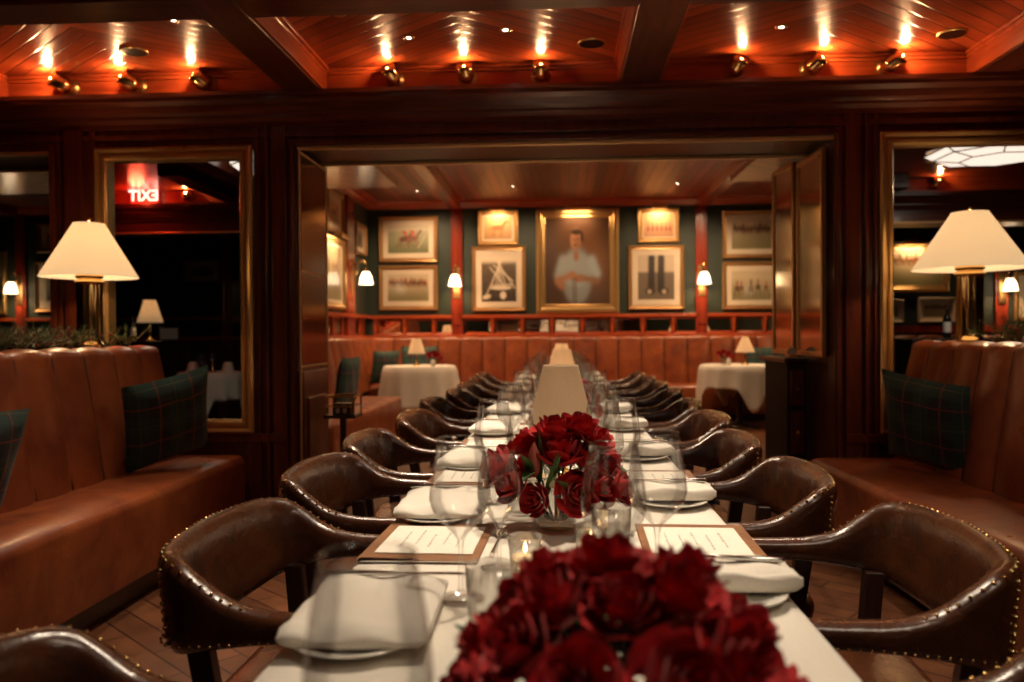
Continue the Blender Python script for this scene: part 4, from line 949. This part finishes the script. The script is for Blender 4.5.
        for i in range(n_):
            x = .05 + .9 * (i + R.rand() * .8) / n_; s_ = (.7 + R.rand() * .5) * (1 if kind != 'polo' else 1.8); c = (.10 + .12 * R.rand(), .05 + .05 * R.rand(), .03)
            yb = base + (R.rand() - .5) * .08
            img = comp(img, ell(X, Y, x, yb, .035 * s_, .06 * s_), c); img = comp(img, ell(X, Y, x, yb + .1 * s_, .014 * s_, .06 * s_), (.4 * R.rand() + .1, .12, .07))
            for d in (-.02, .02): img = comp(img, seg(X, Y, (x + d * s_, yb), (x + d * 1.5 * s_, yb - .14 * s_), .006 * s_), c)
    elif kind == 'horse':
        img = lerp((0.40, 0.22, 0.09), (0.72, 0.45, 0.20), Y); c = (.30, .13, .05)
        img = comp(img, ell(X, Y, .5, .5, .22, .11), c); img = comp(img, seg(X, Y, (.66, .55), (.78, .78), .05), c); img = comp(img, ell(X, Y, .83, .77, .07, .03, -.6), c)
        for x in (.32, .40, .60, .67): img = comp(img, seg(X, Y, (x, .45), (x - .02, .12), .015), c)
        img = comp(img, seg(X, Y, (.30, .55), (.18, .4), .012), c)
    elif kind == 'riders':
        img = lerp((0.36, 0.17, 0.07), (0.72, 0.42, 0.19), Y)
        for x in (.15, .3, .45, .6, .75, .88): img = comp(img, ell(X, Y, x, .35, .055, .13), (.26, .08, .04)); img = comp(img, ell(X, Y, x, .55, .02, .09), (.42, .12, .06))
    else:
        img = lerp((0.10, 0.08, 0.05), (0.50, 0.42, 0.30), np.clip(Y * 1.2, 0, 1)); img = comp(img, ell(X, Y, .55, .5, .2, .35), (0.06, 0.05, 0.03)); img = comp(img, seg(X, Y, (.55, .4), (.55, .05), .02), (0.06, 0.04, 0.03))
    return np.clip(img, 0, 1)
def framed(name, label, x0, z0, x1, z1, y, kind, fw=0.06, mw=0.10, gold=None, facing=-1, plight=False, axis='Y', res=(64, 48), matm=None, lightpower=None, group='framed pictures'):
    """x0..x1 on a wall at y, facing -y (facing=-1) or +y; axis 'X' puts it on a side wall at x=y, spanning x0..x1 along y."""
    W, H = abs(x1 - x0), z1 - z0; cx = (x0 + x1) / 2
    if axis == 'Y': loc = (cx, y, z0); rz = 0 if facing < 0 else PI
    else: loc = (y, cx, z0); rz = PI / 2 if facing > 0 else -PI / 2
    t = thing(name, label, 'picture', loc, rz, group); gm = gold or GOLD; w = W / 2
    prof = [(0, 0.0), (0, 0.035), (fw * .25, 0.05), (fw * .5, 0.045), (fw * .7, 0.028), (fw * .9, 0.03), (fw, 0.02), (fw, 0)]
    rows = [[(cx_ + sx * a, -d, cz_ + sz * a) for a, d in prof] for cx_, cz_, sx, sz in ((-w, 0, 1, 1), (w, 0, -1, 1), (w, H, -1, -1), (-w, H, 1, -1))]
    MB().grid(rows, close_u=True, close_v=True, smooth=False).build('frame', gm, t)
    if mw: 
        i0 = fw * .95; o = MB(); 
        for b in ((-w + i0, w - i0, i0, i0 + mw), (-w + i0, w - i0, H - i0 - mw, H - i0), (-w + i0, -w + i0 + mw, i0 + mw, H - i0 - mw), (w - i0 - mw, w - i0, i0 + mw, H - i0 - mw)): o.box(b[0], b[1], -0.016, -0.008, b[2], b[3])
        o.build('mat_board', matm or MATBOARD, t)
    k = fw * .95 + mw; img = art(kind, *res, seed=len(bpy.data.objects)); hh, ww = img.shape[:2]
    rows = [[(-w + k + (2 * w - 2 * k) * c / (ww - 1), -0.011, H - k - (H - 2 * k) * r / (hh - 1)) for c in range(ww)] for r in range(hh)]
    p = MB().grid(rows, smooth=False).build('picture_print', PICTURE, t, fix=False); ca = p.data.color_attributes.new('Col', 'FLOAT_COLOR', 'POINT')
    ca.data.foreach_set('color', np.concatenate([img, np.ones((hh, ww, 1))], 2).astype(np.float32).ravel())
    if plight:
        lw_ = min(0.36, W * .36); pl = MB().tube([(-lw_ / 2, -0.16, H + 0.0), (lw_ / 2, -0.16, H + 0.0)], 0.028, 12); pl.tube([(0, 0.0, H - 0.03), (0, -0.05, H + 0.05), (0, -0.13, H + 0.05), (0, -0.16, H + 0.02)], 0.008, 6)
        pl.build('picture_light', BRASS_D, t)
        light('AREA', 'picture_lamp', (0, -0.165, H - 0.035), lightpower or P_PIC, WARM, target=(0, -0.02, H - 0.38), parent=t, shape=(lw_, 0.05))
    return t
Yp = YB - 0.002
framed('framed_print', 'gilt framed racehorse print, upper left on the far green wall', -2.634, 2.218, -1.771, 2.884, Yp, 'race', .06, .075, GOLD_D)
framed('framed_print', 'gilt framed print of a crowded field, lower left on the far wall', -2.639, 1.521, -1.776, 2.170, Yp, 'field', .06, .075, GOLD_D)
framed('framed_painting', 'small gilt horse painting under a picture light, left of portrait', -1.182, 2.450, -0.605, 2.950, Yp, 'horse', .06, .03, GOLD, plight=True)
framed('framed_photograph', 'framed photograph of crossed polo mallets and a ball', -1.273, 1.497, -0.495, 2.430, Yp, 'mallets', .055, .085, GOLD_D, res=(60, 76))
framed('framed_portrait', 'large gilt framed portrait of a standing person in a pale shirt', -0.342, 1.458, 0.840, 2.955, Yp, 'portrait', .13, 0, GOLD, plight=True, res=(90, 120), lightpower=P_PIC * 1.2)
framed('framed_painting', 'small gilt painting of riders under a picture light, right of portrait', 1.117, 2.464, 1.695, 2.945, Yp, 'riders', .06, .02, GOLD, plight=True)
framed('framed_photograph', 'framed photograph of a pair of tall dark boots', 0.972, 1.508, 1.762, 2.416, Yp, 'boots', .055, .085, GOLD_D, res=(60, 76))
framed('framed_print', 'gilt framed print of horses in a line, upper right far wall', 2.301, 2.219, 3.12, 2.896, Yp, 'herd', .06, .075, GOLD_D)
framed('framed_print', 'gilt framed polo match print, lower right far wall', 2.299, 1.497, 3.12, 2.172, Yp, 'polo', .06, .075, GOLD_D)
XI = -2.798
framed('framed_print', 'dark framed print high on the inner left wall', 9.35, 2.42, 10.08, 2.95, XI, 'horse', .06, .07, GOLD_D, 1, axis='X', plight=False)
framed('framed_painting', 'gilt framed painting lit from above on the inner left wall', 9.15, 1.49, 10.14, 2.38, XI, 'polo', .08, 0.04, GOLD, 1, axis='X', plight=True)
framed('framed_print', 'narrow print beside the corner on the inner left wall', 10.68, 2.28, 11.26, 2.72, XI, 'tree', .05, .06, GOLD_D, 1, axis='X')
framed('framed_print', 'framed tree print seen through the left opening, lower of two', -7.845, 1.536, -7.05, 2.287, Yp, 'tree', .05, .12, GOLD_D)
framed('framed_print', 'framed print seen through the left opening, upper of two', -7.80, 2.42, -7.1, 2.85, Yp, 'field', .05, .09, GOLD_D)
framed('framed_painting', 'gilt framed painting cut off by the left picture edge', -9.0, 1.5, -8.30, 2.45, Yp, 'polo', .08, 0, GOLD)

# ------------------------------------------------------------ wall sconces
def sconce(label, loc, rz, power=P_SCONCE):
    t = thing('wall_sconce', label, 'sconce', loc, rz, 'wall sconces')       # local: wall at y=0, front at -y
    MB().box(-0.05, 0.05, -0.012, 0.0, -0.38, 0.06).tube([(0, -0.005, -0.08), (0, -0.03, -0.08)], 0.028, 12).build('back_plate', BRASS_D, t, bevel=0.004)
    pts = catmull([(0, -0.02, -0.09), (0, -0.07, -0.05), (0, -0.09, 0.07), (0, -0.16, 0.10), (0, -0.19, 0.03), (0, -0.19, -0.02)], 5)
    MB().tube(pts, 0.009, 8).lathe([(0.001, -0.02), (0.03, -0.02), (0.035, -0.045), (0.03, -0.06)], 14, (0, -0.19, 0)).build('arm', BRASS, t)
    MB().lathe([(0.036, -0.05), (0.055, -0.075), (0.075, -0.13), (0.085, -0.19), (0.095, -0.215)], 24, (0, -0.19, 0)).build('glass_shade', OPAL, t, solid=0.003, fix=False)
    light('POINT', 'sconce_light', (0, -0.19, -0.16), power, WARM, 0.04, parent=t)
    return t
sconce('brass sconce with bell glass shade on the pilaster left of the portrait', (-1.493, YB - 0.065, 2.065), 0)
sconce('brass sconce with bell glass shade on the pilaster right of the portrait', (2.004, YB - 0.065, 2.065), 0)
sconce('brass sconce on the inner left wall near the corner', (-2.75, 10.40, 2.05), PI / 2)
sconce('brass sconce seen through the left opening', (-8.06, YB - 0.065, 2.02), 0)
sconce('brass sconce on the inner right wall, seen only in the mirrored panel', (3.30, 9.6, 2.0), -PI / 2)

# ------------------------------------------------------------ ceiling fixtures
def spot_fixture(label, x, aim, y=YW0 - 0.02, face=-1):
    t = thing('brass_spotlight', label, 'spotlight', (x, y, 2.65), 0 if face < 0 else PI, 'brass ceiling spotlights'); t.scale = (1.25,) * 3
    MB().tube([(0, 0, 0), (0, -0.012, 0), (0, -0.02, 0)], [0.045, 0.042, 0.03], 20).build('base', BRASS_D, t)
    d = Vector((aim, -0.55, 0.62)).normalized(); p = Vector((aim * 0.012, -0.055, 0.002))
    h = MB(); h.tube([(0, -0.01, 0), p], 0.009, 8); h.tube([p - d * 0.040, p - d * 0.034, p - d * 0.015, p + d * 0.02, p + d * 0.045, p + d * 0.047, p + d * 0.02], [0.012, 0.028, 0.038, 0.036, 0.038, 0.034, 0.030], 18, False); h.sphere(tuple(p - d * 0.012), 0.034, 12, 8)
    h.build('lamp_head', BRASS, t)
    MB().tube([p + d * 0.021, p + d * 0.023], 0.024, 12).build('bulb', BULB, t)
    q = p + d * 0.062
    light('POINT', 'spot_light', Vector((aim * .045, -0.105, 0.022)), P_SPOT, AMBER, 0.018, parent=t)
    return t
for i, (x, a, s) in enumerate(((-2.895, -1, 'leftmost of the left coffer group'), (-2.483, -.8, 'middle of the left coffer group'), (-2.057, -.7, 'right one of the left coffer group'), (-0.947, -.35, 'leftmost of the middle coffer group'), (-0.526, -.1, 'centre of the middle coffer group'), (-0.104, 0.05, 'right one of the middle coffer group'), (0.985, .3, 'leftmost of the right coffer group'), (1.401, .7, 'middle of the right coffer group'), (1.819, .9, 'right one of the right coffer group'))):
    spot_fixture('brass spotlight on the beam above the opening, ' + s, x, a)
for x, sd in ((-5.15, 'leftmost in the dark side room'), (-3.95, 'beside the exit sign in dark side room'), (3.75, 'in the side room at right')): spot_fixture('brass spotlight on the far header, ' + sd, x, 0.3, 8.30)
def downlight(label, x, y, z, power, tgt, cone=62, r=0.03):
    t = thing('ceiling_downlight', label, 'downlight', (x, y, z), 0, 'recessed pin downlights')
    MB().lathe([(r, 0), (r, -0.004), (r * .55, -0.004), (r * .5, 0)], 20).build('trim_ring', BRASS_D, t)
    MB().lathe([(0.0005, -0.002), (r * .38, -0.002)], 14).build('lens', PIN, t)
    light('SPOT', 'down_light', (0, 0, -0.02), power, WHITE if z < 2.9 else INNERC, 0.03, target=(tgt[0] - x, tgt[1] - y, tgt[2] - z), parent=t, cone=cone, blend=0.7)
for (x, y, tx, ty, p, s) in ((-0.78, 4.12, -0.2, 3.4, P_DOWN, 'left of centre near the spotlights'), (-0.27, 4.05, 0.0, 3.8, P_DOWN, 'in the middle coffer'), (1.124, 4.12, 0.5, 3.4, P_DOWN, 'in the right coffer near the spotlights'), (-1.88, 3.80, -1.9, 3.5, P_DOWN_BENCH, 'in the left coffer'), (-1.055, 3.79, -1.0, 3.2, P_DOWN, 'left part of the middle coffer'), (0.0, 2.5, 0.05, 2.2, P_DOWN, 'above the long table'), (0.12, 1.75, 0.10, 1.3, P_DOWN, 'above the near end of long table'), (-1.9, 2.4, -1.95, 2.6, P_DOWN_BENCH, 'above the left banquette'), (1.75, 2.6, 1.65, 3.0, P_DOWN_BENCH * .4, 'above the right banquette')):
    downlight('tiny recessed downlight ' + s, x, y, ZC, p, (tx, ty, 0.75))
for (x, y, s) in ((0.25, 8.7, 'in the inner ceiling'), (-1.9, 10.55, 'added as wall wash above left small table'), (2.2, 9.9, 'added as wall wash above right small table'), (-0.6, 10.3, 'added as wall wash towards the portrait'), (1.1, 7.2, 'inner ceiling over far chairs right'), (-1.0, 6.6, 'inner ceiling over far chairs left'), (1.5, 10.3, 'added as wall wash close to the boots photograph'), (-2.1, 9.3, 'inner ceiling by the left wall pictures')):
    downlight('tiny recessed downlight ' + s, x, y, ZI, P_INNER, (x, y + 0.1, 0.5) if y < 9.5 else (x, y + 0.8, 1.3), 120)  # the ones nearest the back wall are unseen washers added to brighten it
def speaker(label, x, y, z=ZC):
    t = thing('ceiling_speaker', label, 'speaker', (x, y, z)); MB().lathe([(0.075, 0), (0.075, -0.005), (0.066, -0.007)], 28).build('rim', BRASS_D, t); MB().lathe([(0.066, -0.006), (0.001, -0.006)], 28).build('speaker_grille', GRILLE, t)
speaker('round flat ceiling speaker beside the central beam', 0.175, 4.27); speaker('round flat ceiling speaker in the right coffer', 2.04, 4.28); speaker('round flat ceiling speaker in the left coffer', -2.3, 4.2)
# leaded glass ceiling lamps: two seen through the openings, one unseen and added
def sky_lamp(label, x, y, k_=1.0, hz=1.0):
    t = thing('leaded_ceiling_lamp', label, 'ceiling lamp', (x, y, ZC - 0.002)); n = 8
    ring = lambda r, z: [(r * math.cos(2 * PI * (k + .5) / n), r * math.sin(2 * PI * (k + .5) / n), z) for k in range(n)]
    A, B, D_ = ring(0.46 * k_, -0.04 * hz), ring(0.40 * k_, -0.12 * hz), ring(0.24 * k_, -0.18 * hz)
    MB().grid([A, B, D_], close_v=True, smooth=False).add(D_, [tuple(range(n))]).build('glass_panels', SKYGLASS, t)
    ld = MB()
    for R_ in (A, B, D_):
        for k in range(n): ld.tube([R_[k], R_[(k + 1) % n]], 0.007, 5)
    for k in range(n): ld.tube([A[k], B[k], D_[k]], 0.007, 5)
    ld.build('lead_strips', DARKWOOD, t); MB().lathe([(0.48 * k_, -0.035 * hz), (0.48 * k_, 0), (0.44 * k_, 0)], n).build('lamp_rim', BRASS_D, t)
    light('AREA', 'lamp_glow', (0, 0, -0.26), P_SKY, WHITE, 0.5, target=(0, 0, -2), parent=t)
sky_lamp('leaded white glass ceiling lamp seen through the right brass framed opening', 3.72, 7.0, 1.25, 0.5); sky_lamp('leaded white glass ceiling lamp at the top of the left brass framed opening', -2.54, 6.6, 0.55)
sky_lamp('unseen leaded white glass ceiling lamp added to light the near table end', 0.9, 0.2)
# last lamp is out of view, added for soft light on the near table
# ------------------------------------------------------------ small round tables at the back
def small_table(x, y, half, z, skirt, label, cl, diamond):
    t = thing('small_table', label, 'table', (x, y, 0), 0, 'small side tables'); MB().lathe([(0.001, z - .03), (half - .01, z - .03), (half - .01, z - .006), (0.001, z - .006)], 32).build('tabletop', DARKWOOD, t)
    MB().lathe([(0.001, 0), (0.24, 0), (0.24, 0.02), (0.05, 0.05), (0.04, 0.1), (0.04, z - .03)], 20).build('pedestal', DARKWOOD, t)
    rows = []; n = 96
    for fr in (0.02, 0.5, 0.9, 0.985, 1.0): rows.append([(half * fr * math.cos(2 * PI * k / n), half * fr * math.sin(2 * PI * k / n), z + .001 - (0.006 if fr == 1 else 0)) for k in range(n)])
    for j in range(1, 9):
        q = j / 8; row = []
        for k in range(n):
            a = 2 * PI * k / n; c4 = abs(math.cos(2 * (a - (PI / 4 if not diamond else -0.15)))) if True else 0
            c4 = max(0, math.cos(4 * (a - (PI / 4 if not diamond else -PI / 2 + 0.12)))) ** 1.5
            dep = (skirt + (0.28 * c4 if diamond else 0.05 * c4)) * q; r_ = half + 0.015 + q * ((0.02 if diamond else 0.07) + 0.022 * math.sin(a * 13) + 0.012 * math.sin(a * 7 + 1))
            row.append((r_ * math.cos(a), r_ * math.sin(a), z - .005 - dep))
        rows.append(row)
    o = MB().grid(rows, close_v=True).build('tablecloth', LINEN, None, (x, y, 0), solid=0.003, fix=False); tag(o, cl, 'tablecloth', 'small table cloths')
small_table(-1.80, 10.10, 0.455, 0.765, 0.52, 'small round table in the far left corner', 'long white cloth on the small table at far left', False)
small_table(2.23, 10.10, 0.48, 0.765, 0.27, 'small round table at far right', 'white cloth with hanging corner on the small table at far right', True)
small_lamp('small lit lamp on the far left small table', (-1.84, 10.1, 0.768), 1.05, power=2.0, r0=0.055, r1=0.105)
small_lamp('small lit lamp on the far right small table', (2.30, 10.1, 0.768), 1.05, power=2.0, r0=0.035, r1=0.115)
spf = [(0, 0, .16, 1, 0), (.06, 0, .14, 1, 1), (-.06, .01, .14, 1, 2), (.03, -.05, .12, 1, 0), (-.04, -.05, .12, .9, 1), (.1, 0, .1, .9, 0), (0, .05, .15, .9, 2)]
bouquet((-1.62, 10.08, 0.768), spf, 'small bunch of red roses on the far left small table', 0.08, 0.03, 6, 21, .06, .08)
bouquet((2.03, 10.08, 0.768), spf, 'small bunch of red roses on the far right small table', 0.08, 0.03, 6, 22, .06, .08)
for x, s in ((-1.60, 'left'), (2.06, 'right')):
    o = MB().lathe([(0.001, 0), (0.028, 0), (0.03, 0.06), (0.018, 0.075), (0.016, 0.085), (0.001, 0.087)], 14).build('white_shaker', PORC, None, (x, 9.92, 0.768)); tag(o, 'small white shaker on the far %s small table' % s, 'shaker')

# ------------------------------------------------------------ cabinet at right of the opening, stand at left
MATTEW = plain('matte_dark_wood', (0.020, 0.007, 0.004), 0.6, spec=0.25)
t = thing('console_cabinet', 'narrow dark wood cabinet at the right side of the opening', 'cabinet', (0, 0, 0))
MB().box(1.40, 1.515, 5.02, 5.56, 0.0, 0.985).build('cabinet_body', MATTEW, t, bevel=0.005)
MB().box(1.375, 1.52, 4.99, 5.60, 0.985, 1.015).build('cabinet_top', DARKWOOD, t, bevel=0.008)
for z0, z1 in ((0.72, 0.94), (0.42, 0.69), (0.10, 0.39)):
    d = MB().box(1.415, 1.50, 5.005, 5.02, z0, z1).build('drawer', WZ, t, bevel=0.006); MB().sphere((1.457, 4.995, (z0 + z1) / 2), 0.012, 8, 6).build('knob', BRASS_D, d)
t = thing('desk_clock', 'tiny round brass clock on top of the console cabinet', 'clock', (1.45, 5.1, 1.016)); MB().box(-.03, .03, -.012, .012, 0, .008).build('base', BRASS_D, t)
MB().tube([(0, -.012, .038), (0, .012, .038)], .03, 18).build('clock_case', BRASS, t); MB().tube([(0, -.0135, .038), (0, -.012, .038)], .024, 18).build('clock_face', PAPER, t)
t = thing('service_stand', 'dark service stand with a brass railed tray beside the left doorway edge', 'stand', (-1.37, 4.95, 0))
MB().box(-0.10, 0.10, -0.10, 0.10, 0.655, 0.675).build('tray', DARKWOOD, t, bevel=0.003)
MB().box(-0.018, 0.018, -0.018, 0.018, 0.03, 0.655).build('pole', DARKWOOD, t); MB().box(-.11, .11, -.11, .11, 0, .03).build('base', DARKWOOD, t, bevel=0.005)
rl = MB()
for a, b in (((-.09, -.09), (.09, -.09)), ((.09, -.09), (.09, .09)), ((.09, .09), (-.09, .09)), ((-.09, .09), (-.09, -.09))):
    rl.tube([(*a, .79), (*b, .79)], .006, 8); rl.tube([(*a, .73), (*b, .73)], .004, 8); rl.tube([(*a, .675), (*a, .80)], .006, 8)
rl.build('tray_rail', BRASS_D, t)
t = thing('tea_box', 'small dark box with two brass corners on the service stand', 'box', (-1.37, 4.95, 0.676)); MB().box(-.055, .055, -.05, .05, 0, .07).build('box_body', DARKWOOD, t, bevel=.004); MB().box(-.035, -.01, -.053, -.05, .01, .04).box(.01, .035, -.053, -.05, .01, .04).build('box_label', PAPER, t)

# ------------------------------------------------------------ the side rooms seen through the brass framed openings
t = thing('exit_sign', 'glowing red EXIT sign on the header of the dark side room', 'sign', (-4.42, 8.24, 2.66), 0)
MB().box(-0.15, 0.15, 0, 0.04, -0.08, 0.08).build('sign_box', plain('exit_sign_red', (0.5, 0.02, 0.01), 0.4, emit=(1.0, 0.05, 0.02), es=0.5), t, bevel=0.005)
tx = bpy.data.curves.new('sign_letters', 'FONT'); tx.body = 'EXIT'; tx.size = 0.16; tx.align_x = 'CENTER'; tx.align_y = 'CENTER'; tx.extrude = 0.001; tx.offset = 0.003
o = bpy.data.objects.new('letters_source', tx); C.objects.link(o); bpy.context.view_layer.update()
me = bpy.data.meshes.new_from_object(o.evaluated_get(bpy.context.evaluated_depsgraph_get())); bpy.data.objects.remove(o)
for v in me.vertices: v.co.x = -v.co.x
me.materials.clear(); me.materials.append(plain('sign_letter_glow', (1, .9, .8), .4, emit=(1.0, 0.70, 0.55), es=2.2))
o = bpy.data.objects.new('sign_letters', me); C.objects.link(o); o.parent = t; o.location = (0, -0.004, 0); o.rotation_euler = (PI / 2, 0, 0)
light('POINT', 'exit_glow', (0, -0.14, -0.02), 5.0, (1, 0.08, 0.03), 0.08, parent=t)
G2 = 'pictures in the side rooms'
framed('framed_print', 'small dim print on the dark far wall, left side room', -5.55, 1.95, -5.0, 2.3, 11.478, 'tree', .04, .06, GOLD_D, group=G2)
framed('framed_print', 'larger dim print low on the dark far wall, left side room', -4.95, 1.35, -4.3, 2.0, 11.478, 'race', .04, .06, GOLD_D, group=G2)
framed('framed_painting', 'gilt framed landscape under a picture light, right side room', 4.45, 1.72, 5.42, 2.40, Yp, 'herd', .09, 0, GOLD, plight=True, group=G2)
framed('framed_print', 'small print under the gilt landscape, right side room', 5.0, 1.30, 5.5, 1.64, Yp, 'herd', .03, .04, MATBOARD, group=G2)
framed('framed_print', 'very small print at the edge of the right brass frame', 4.55, 1.30, 4.80, 1.62, Yp, 'tree', .03, .04, MATBOARD, group=G2)
framed('framed_print', 'framed print at the right edge of the picture, right side room', 6.30, 1.3, 6.95, 2.0, Yp, 'tree', .06, .1, GOLD_D, group=G2)
framed('framed_print', 'upper framed print at the right edge of the picture', 6.55, 2.05, 7.1, 2.5, Yp, 'field', .06, .08, GOLD_D, group=G2)
sconce('brass sconce on a red pilaster in the right side room', (6.12, YB - 0.065, 1.93), 0)
struct(MB().box(6.04, 6.20, YB - 0.05, YB, 0.9, 3.0).box(3.5, 9.0, YB - 0.04, YB, 1.15, 1.25).build('trim_22', RZ_))
t = thing('leather_banquette', 'leather banquette along the far wall of the right side room', 'banquette', (0, 0, 0), 0, 'leather banquettes')
seat_block(MB(), round_rect(3.6, 8.0, 10.62, 11.2, 0.03), 0.1, 0.47).build('seat', COGNAC, t)
channel_back(MB(), [(3.6 + 0.03 * k, 11.05, 0, -1) for k in range(146)], 0.42, 1.12, 0.08, 0.315, 0.05).build('backrest', COGNAC, t)
t = thing('sideboard', 'dark sideboard in the left side room with a lamp on it', 'sideboard', (-4.85, 9.45, 0)); MB().box(-.45, .45, -.22, .22, 0, 1.08).build('cabinet_body', DARKWOOD, t, bevel=.006); MB().box(-.47, .47, -.24, .24, 1.08, 1.11).build('cabinet_top', DARKWOOD, t, bevel=.006)
small_lamp('lit cream lamp on the sideboard in the left side room', (-4.98, 9.40, 1.112), 1.5, power=1.6, r0=0.045, r1=0.10)
t = thing('framed_card', 'small framed white card standing on the sideboard', 'card', (-4.70, 9.32, 1.112)); MB().box(-.13, .13, -.01, .01, 0, .17).build('frame', DARKWOOD, t, bevel=.004); MB().box(-.11, .11, -.013, -.010, .02, .15).build('card_face', PAPER, t)
small_table(-4.02, 8.95, 0.36, 0.75, 0.3, 'small table in the left side room', 'white cloth on the small table in the left side room', True)
def tent(label, loc):
    o = MB().lathe([(0.075, 0), (0.072, 0.002), (0.046, 0.11), (0.042, 0.114), (0.001, 0.116)], 4, fl=0).build('standing_napkin', LINEN, None, loc, 0.5, solid=0.004, fix=False); tag(o, label, 'napkin', 'standing napkins')
small_table(3.55, 7.45, 0.33, 0.75, 0.3, 'small table in the right side room', 'white cloth on the small table in the right side room', True)
tent('white standing napkin on the small table in the right side room', (3.12, 7.42, 0.752) if False else (3.42, 7.42, 0.752))
tent('white standing napkin on the side room table, left one', (-4.26, 9.0, 0.752)); tent('white standing napkin on the side room table, right one', (-3.80, 8.9, 0.752))
dup(protos['wineB'], (-4.12, 8.88, 0.752), 0, 'wine glass on the table in the left side room')
t = thing('brass_candlestick', 'brass candlestick on the table in the left side room', 'candlestick', (-3.98, 8.9, 0.752)); MB().lathe([(0.001, 0), (0.04, 0), (0.04, 0.008), (0.01, 0.02), (0.014, 0.06), (0.008, 0.09), (0.012, 0.12)], 16).build('stem', BRASS, t); MB().lathe([(0.012, 0.12), (0.035, 0.15), (0.036, 0.19), (0.030, 0.21)], 16).build('glass_cup', GLASS, t)
